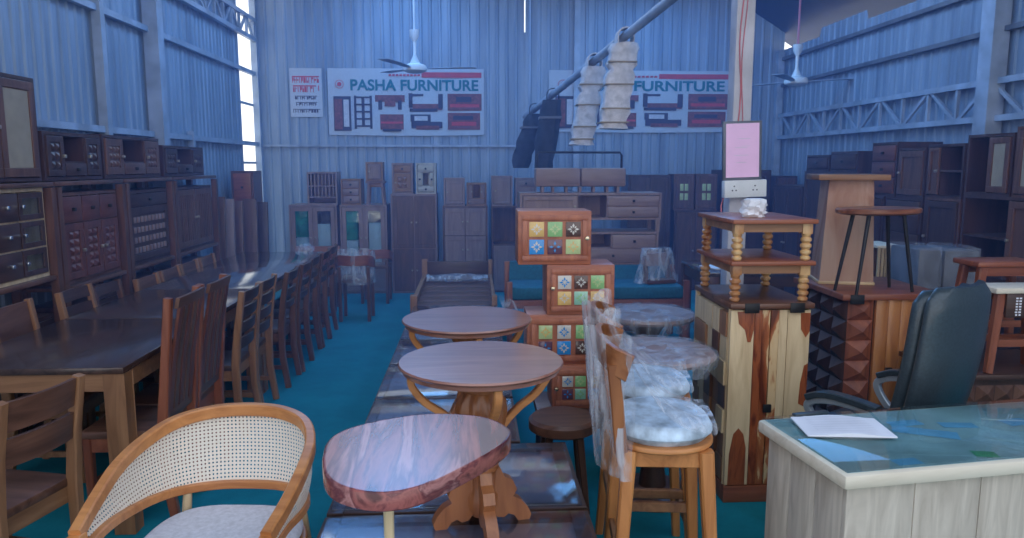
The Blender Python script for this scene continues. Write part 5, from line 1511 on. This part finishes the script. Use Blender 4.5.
# ------------------------------------------------------------------ things behind the office chair
def crate():
    x0, zt = W(884, 247, 5.3); x1, _ = W(911, 247, 5.3); w = (x1 - x0) / 2
    t = thing('slatted_crate', 'pale slatted crate standing behind the metal-legged stool', 'crate', ((x0 + x1) / 2, 5.56, 0))
    B().box(-w, -.18, zt - .02, w, .18, zt, .003).build('top_board', M['cream_x'], t)
    for k in range(7):
        x = -w + .02 + (2 * w - .04) * k / 6; b = B(); b.box(x - .009, -.17, .02, x + .009, -.155, zt - .02); b.build('slat', M['pale_z'], t)
    B().box(-w, -.14, 0, w, .17, zt - .02).build('box_body', M['dark_z'], t)
crate()
def wrapped_boxes():
    for i, (px0, px1, pyt, lab) in enumerate(((920, 945, 246, 'grey box in cloudy film behind the office chair, first of two'), (946, 984, 247, 'wider grey box in cloudy film behind the office chair'))):
        Y = 4.95
        x0, zt = W(px0, pyt, Y); x1, _ = W(px1, pyt, Y)
        t = thing('wrapped_box', lab, 'box', ((x0 + x1) / 2, Y + .2, 0), 0, 'film-wrapped boxes behind the office chair')
        w = (x1 - x0) / 2 - .012
        B().box(-w, -.18, 0, w, .18, zt - .03, .01).build('carton', M['carton'], t)
        b = B(); b.box(-w - .008, -.188, .0, w + .008, .188, zt - .01); b.build('plastic_wrap', M['film_thin'], t, sub=5, jitter=.007, jr=random.Random(i + 40))
M['carton'] = plain('grey_carton', (.12, .12, .14), .7, noise=.25, nscale=6)
wrapped_boxes()
def side_table_low():
    t = thing('dark_side_table', 'dark carved low cabinet under the red stools by the picture edge', 'cabinet', (2.72, 3.70, 0))
    H = W(1000, 372, 3.5)[1]
    B().box(-.33, -.25, H - .03, .37, .25, H, .005).build('top_board', M['dark_x'], t)
    B().box(-.30, -.21, .0, .34, .22, H - .03).build('body', M['dark_z'], t)
    b = B()
    for i in range(6):
        for j in range(6): b.pyramid((-.29 + i * .10, -.21, .03 + j * (H - .09) / 6), (.095, 0, 0), (0, 0, (H - .09) / 6 - .006), (0, -1, 0), .02)
    b.build('carved_front', M['walnut_z'], t, smooth=False)
    return H
# the low cabinet stands clear of the carved chest
HS = side_table_low() + .0025
def red_stool(label, px, py, Y, z0, w, d, seatmat, legs):
    x, zt = W(px, py, Y)
    t = thing('red_stool', label, 'stool', (x, Y + d / 2, z0), 0, 'reddish wooden stools by the picture edge')
    H = zt - z0
    B().box(-w, -d / 2, H - .03, w, d / 2, H, .008).build('seat', seatmat, t)
    b = B()
    for s in (-1, 1): b.box(-w + .03, s * (d / 2 - .03) - .01, H - .08, w - .03, s * (d / 2 - .03) + .01, H - .03)
    b.build('apron', M['red_x'], t)
    for sx in (-1, 1):
        for sy in (-1, 1):
            b = B(); b.bar((sx * (w - .0), sy * (d / 2 - .01), 0), (sx * (w - .05), sy * (d / 2 - .04), H - .03), .036, w2=.044); b.build('leg', M['red_z'], t)
    b = B()
    for sy in (-1, 1): b.box(-w + .02, sy * (d / 2 - .03) - .01, H * .30, w - .02, sy * (d / 2 - .03) + .01, H * .30 + .035)
    b.build('stretcher', M['red_x'], t)
    return t, H, x
red_stool('tall reddish stool behind the office chair by the picture edge', 1012, 262, 3.80, HS, .185, .22, M['red_x'], 4)
t, H, x = red_stool('lower reddish stool with a pale top and printed label, in front of the tall one', 1028, 288, 3.47, HS, .16, .18, M['cream_x'], 4)
b = B(); b.box(-.10, -.088, H - .15, .10, -.075, H - .03, .003); b.build('drawer', M['dark_x'], t)
b = B()
r_ = random.Random(2)
for j in range(7):
    for i in range(2): b.box(-.055 + i * .018 + r_.uniform(0, .003), -.0895, H - .14 + j * .014, -.042 + i * .018, -.0885, H - .132 + j * .014)
b.build('printed_label', M['paper'], t)

# ------------------------------------------------------------------ haze, light, world
m, nt, p = newmat('flare_haze'); nt.nodes.remove(p)
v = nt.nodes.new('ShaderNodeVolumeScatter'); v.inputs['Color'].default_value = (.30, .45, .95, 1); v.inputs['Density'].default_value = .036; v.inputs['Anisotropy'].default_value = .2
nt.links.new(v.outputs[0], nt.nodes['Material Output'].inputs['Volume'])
hz = B().box(XL + .06, 3.2, .02, XR - .03, YB - .06, 3.25).build('haze', m)  # blue scatter volume added to stand in for lens flare
tag(hz, 'faint blue haze volume added for lens flare in the depth of the shed', 'haze', kind='structure')

def area(name, loc, rot, sx, sy, col, e):
    l = bpy.data.lights.new(name, 'AREA'); l.shape = 'RECTANGLE'; l.size = sx; l.size_y = sy; l.color = col; l.energy = e
    o = bpy.data.objects.new(name, l); C.objects.link(o); o.location = loc; o.rotation_euler = [R(a) for a in rot]
    return o
area('blue_fill', (-.9, 7.4, 4.25), (0, 0, 0), 1.2, 4.6, (.14, .42, 1.0), 115)  # added blue fill lamps under the closed roof, turning the back blue
area('blue_fill', (2.4, 7.4, 4.0), (0, 0, 0), 1.2, 4.6, (.14, .42, 1.0), 90)

wd = bpy.data.worlds.new('world'); sc.world = wd; wd.use_nodes = True
nt = wd.node_tree; bg = nt.nodes['Background']
tc = nt.nodes.new('ShaderNodeTexCoord'); sp = nt.nodes.new('ShaderNodeSeparateXYZ'); rp = nt.nodes.new('ShaderNodeValToRGB')
nt.links.new(tc.outputs['Generated'], sp.inputs[0]); nt.links.new(sp.outputs[2], rp.inputs['Fac']); nt.links.new(rp.outputs['Color'], bg.inputs['Color'])
rp.color_ramp.elements[0].color = (.92, .95, 1.0, 1); rp.color_ramp.elements[1].color = (.60, .76, 1.0, 1)
bg.inputs['Strength'].default_value = 1.7

sc.view_settings.view_transform = 'Standard'; sc.view_settings.look = 'None'
sc.view_settings.gamma = 1; sc.view_settings.use_curve_mapping = False
sc.view_settings.exposure = 0.0
sc.cycles.max_bounces = 8; sc.cycles.transparent_max_bounces = 16; sc.cycles.volume_bounces = 1
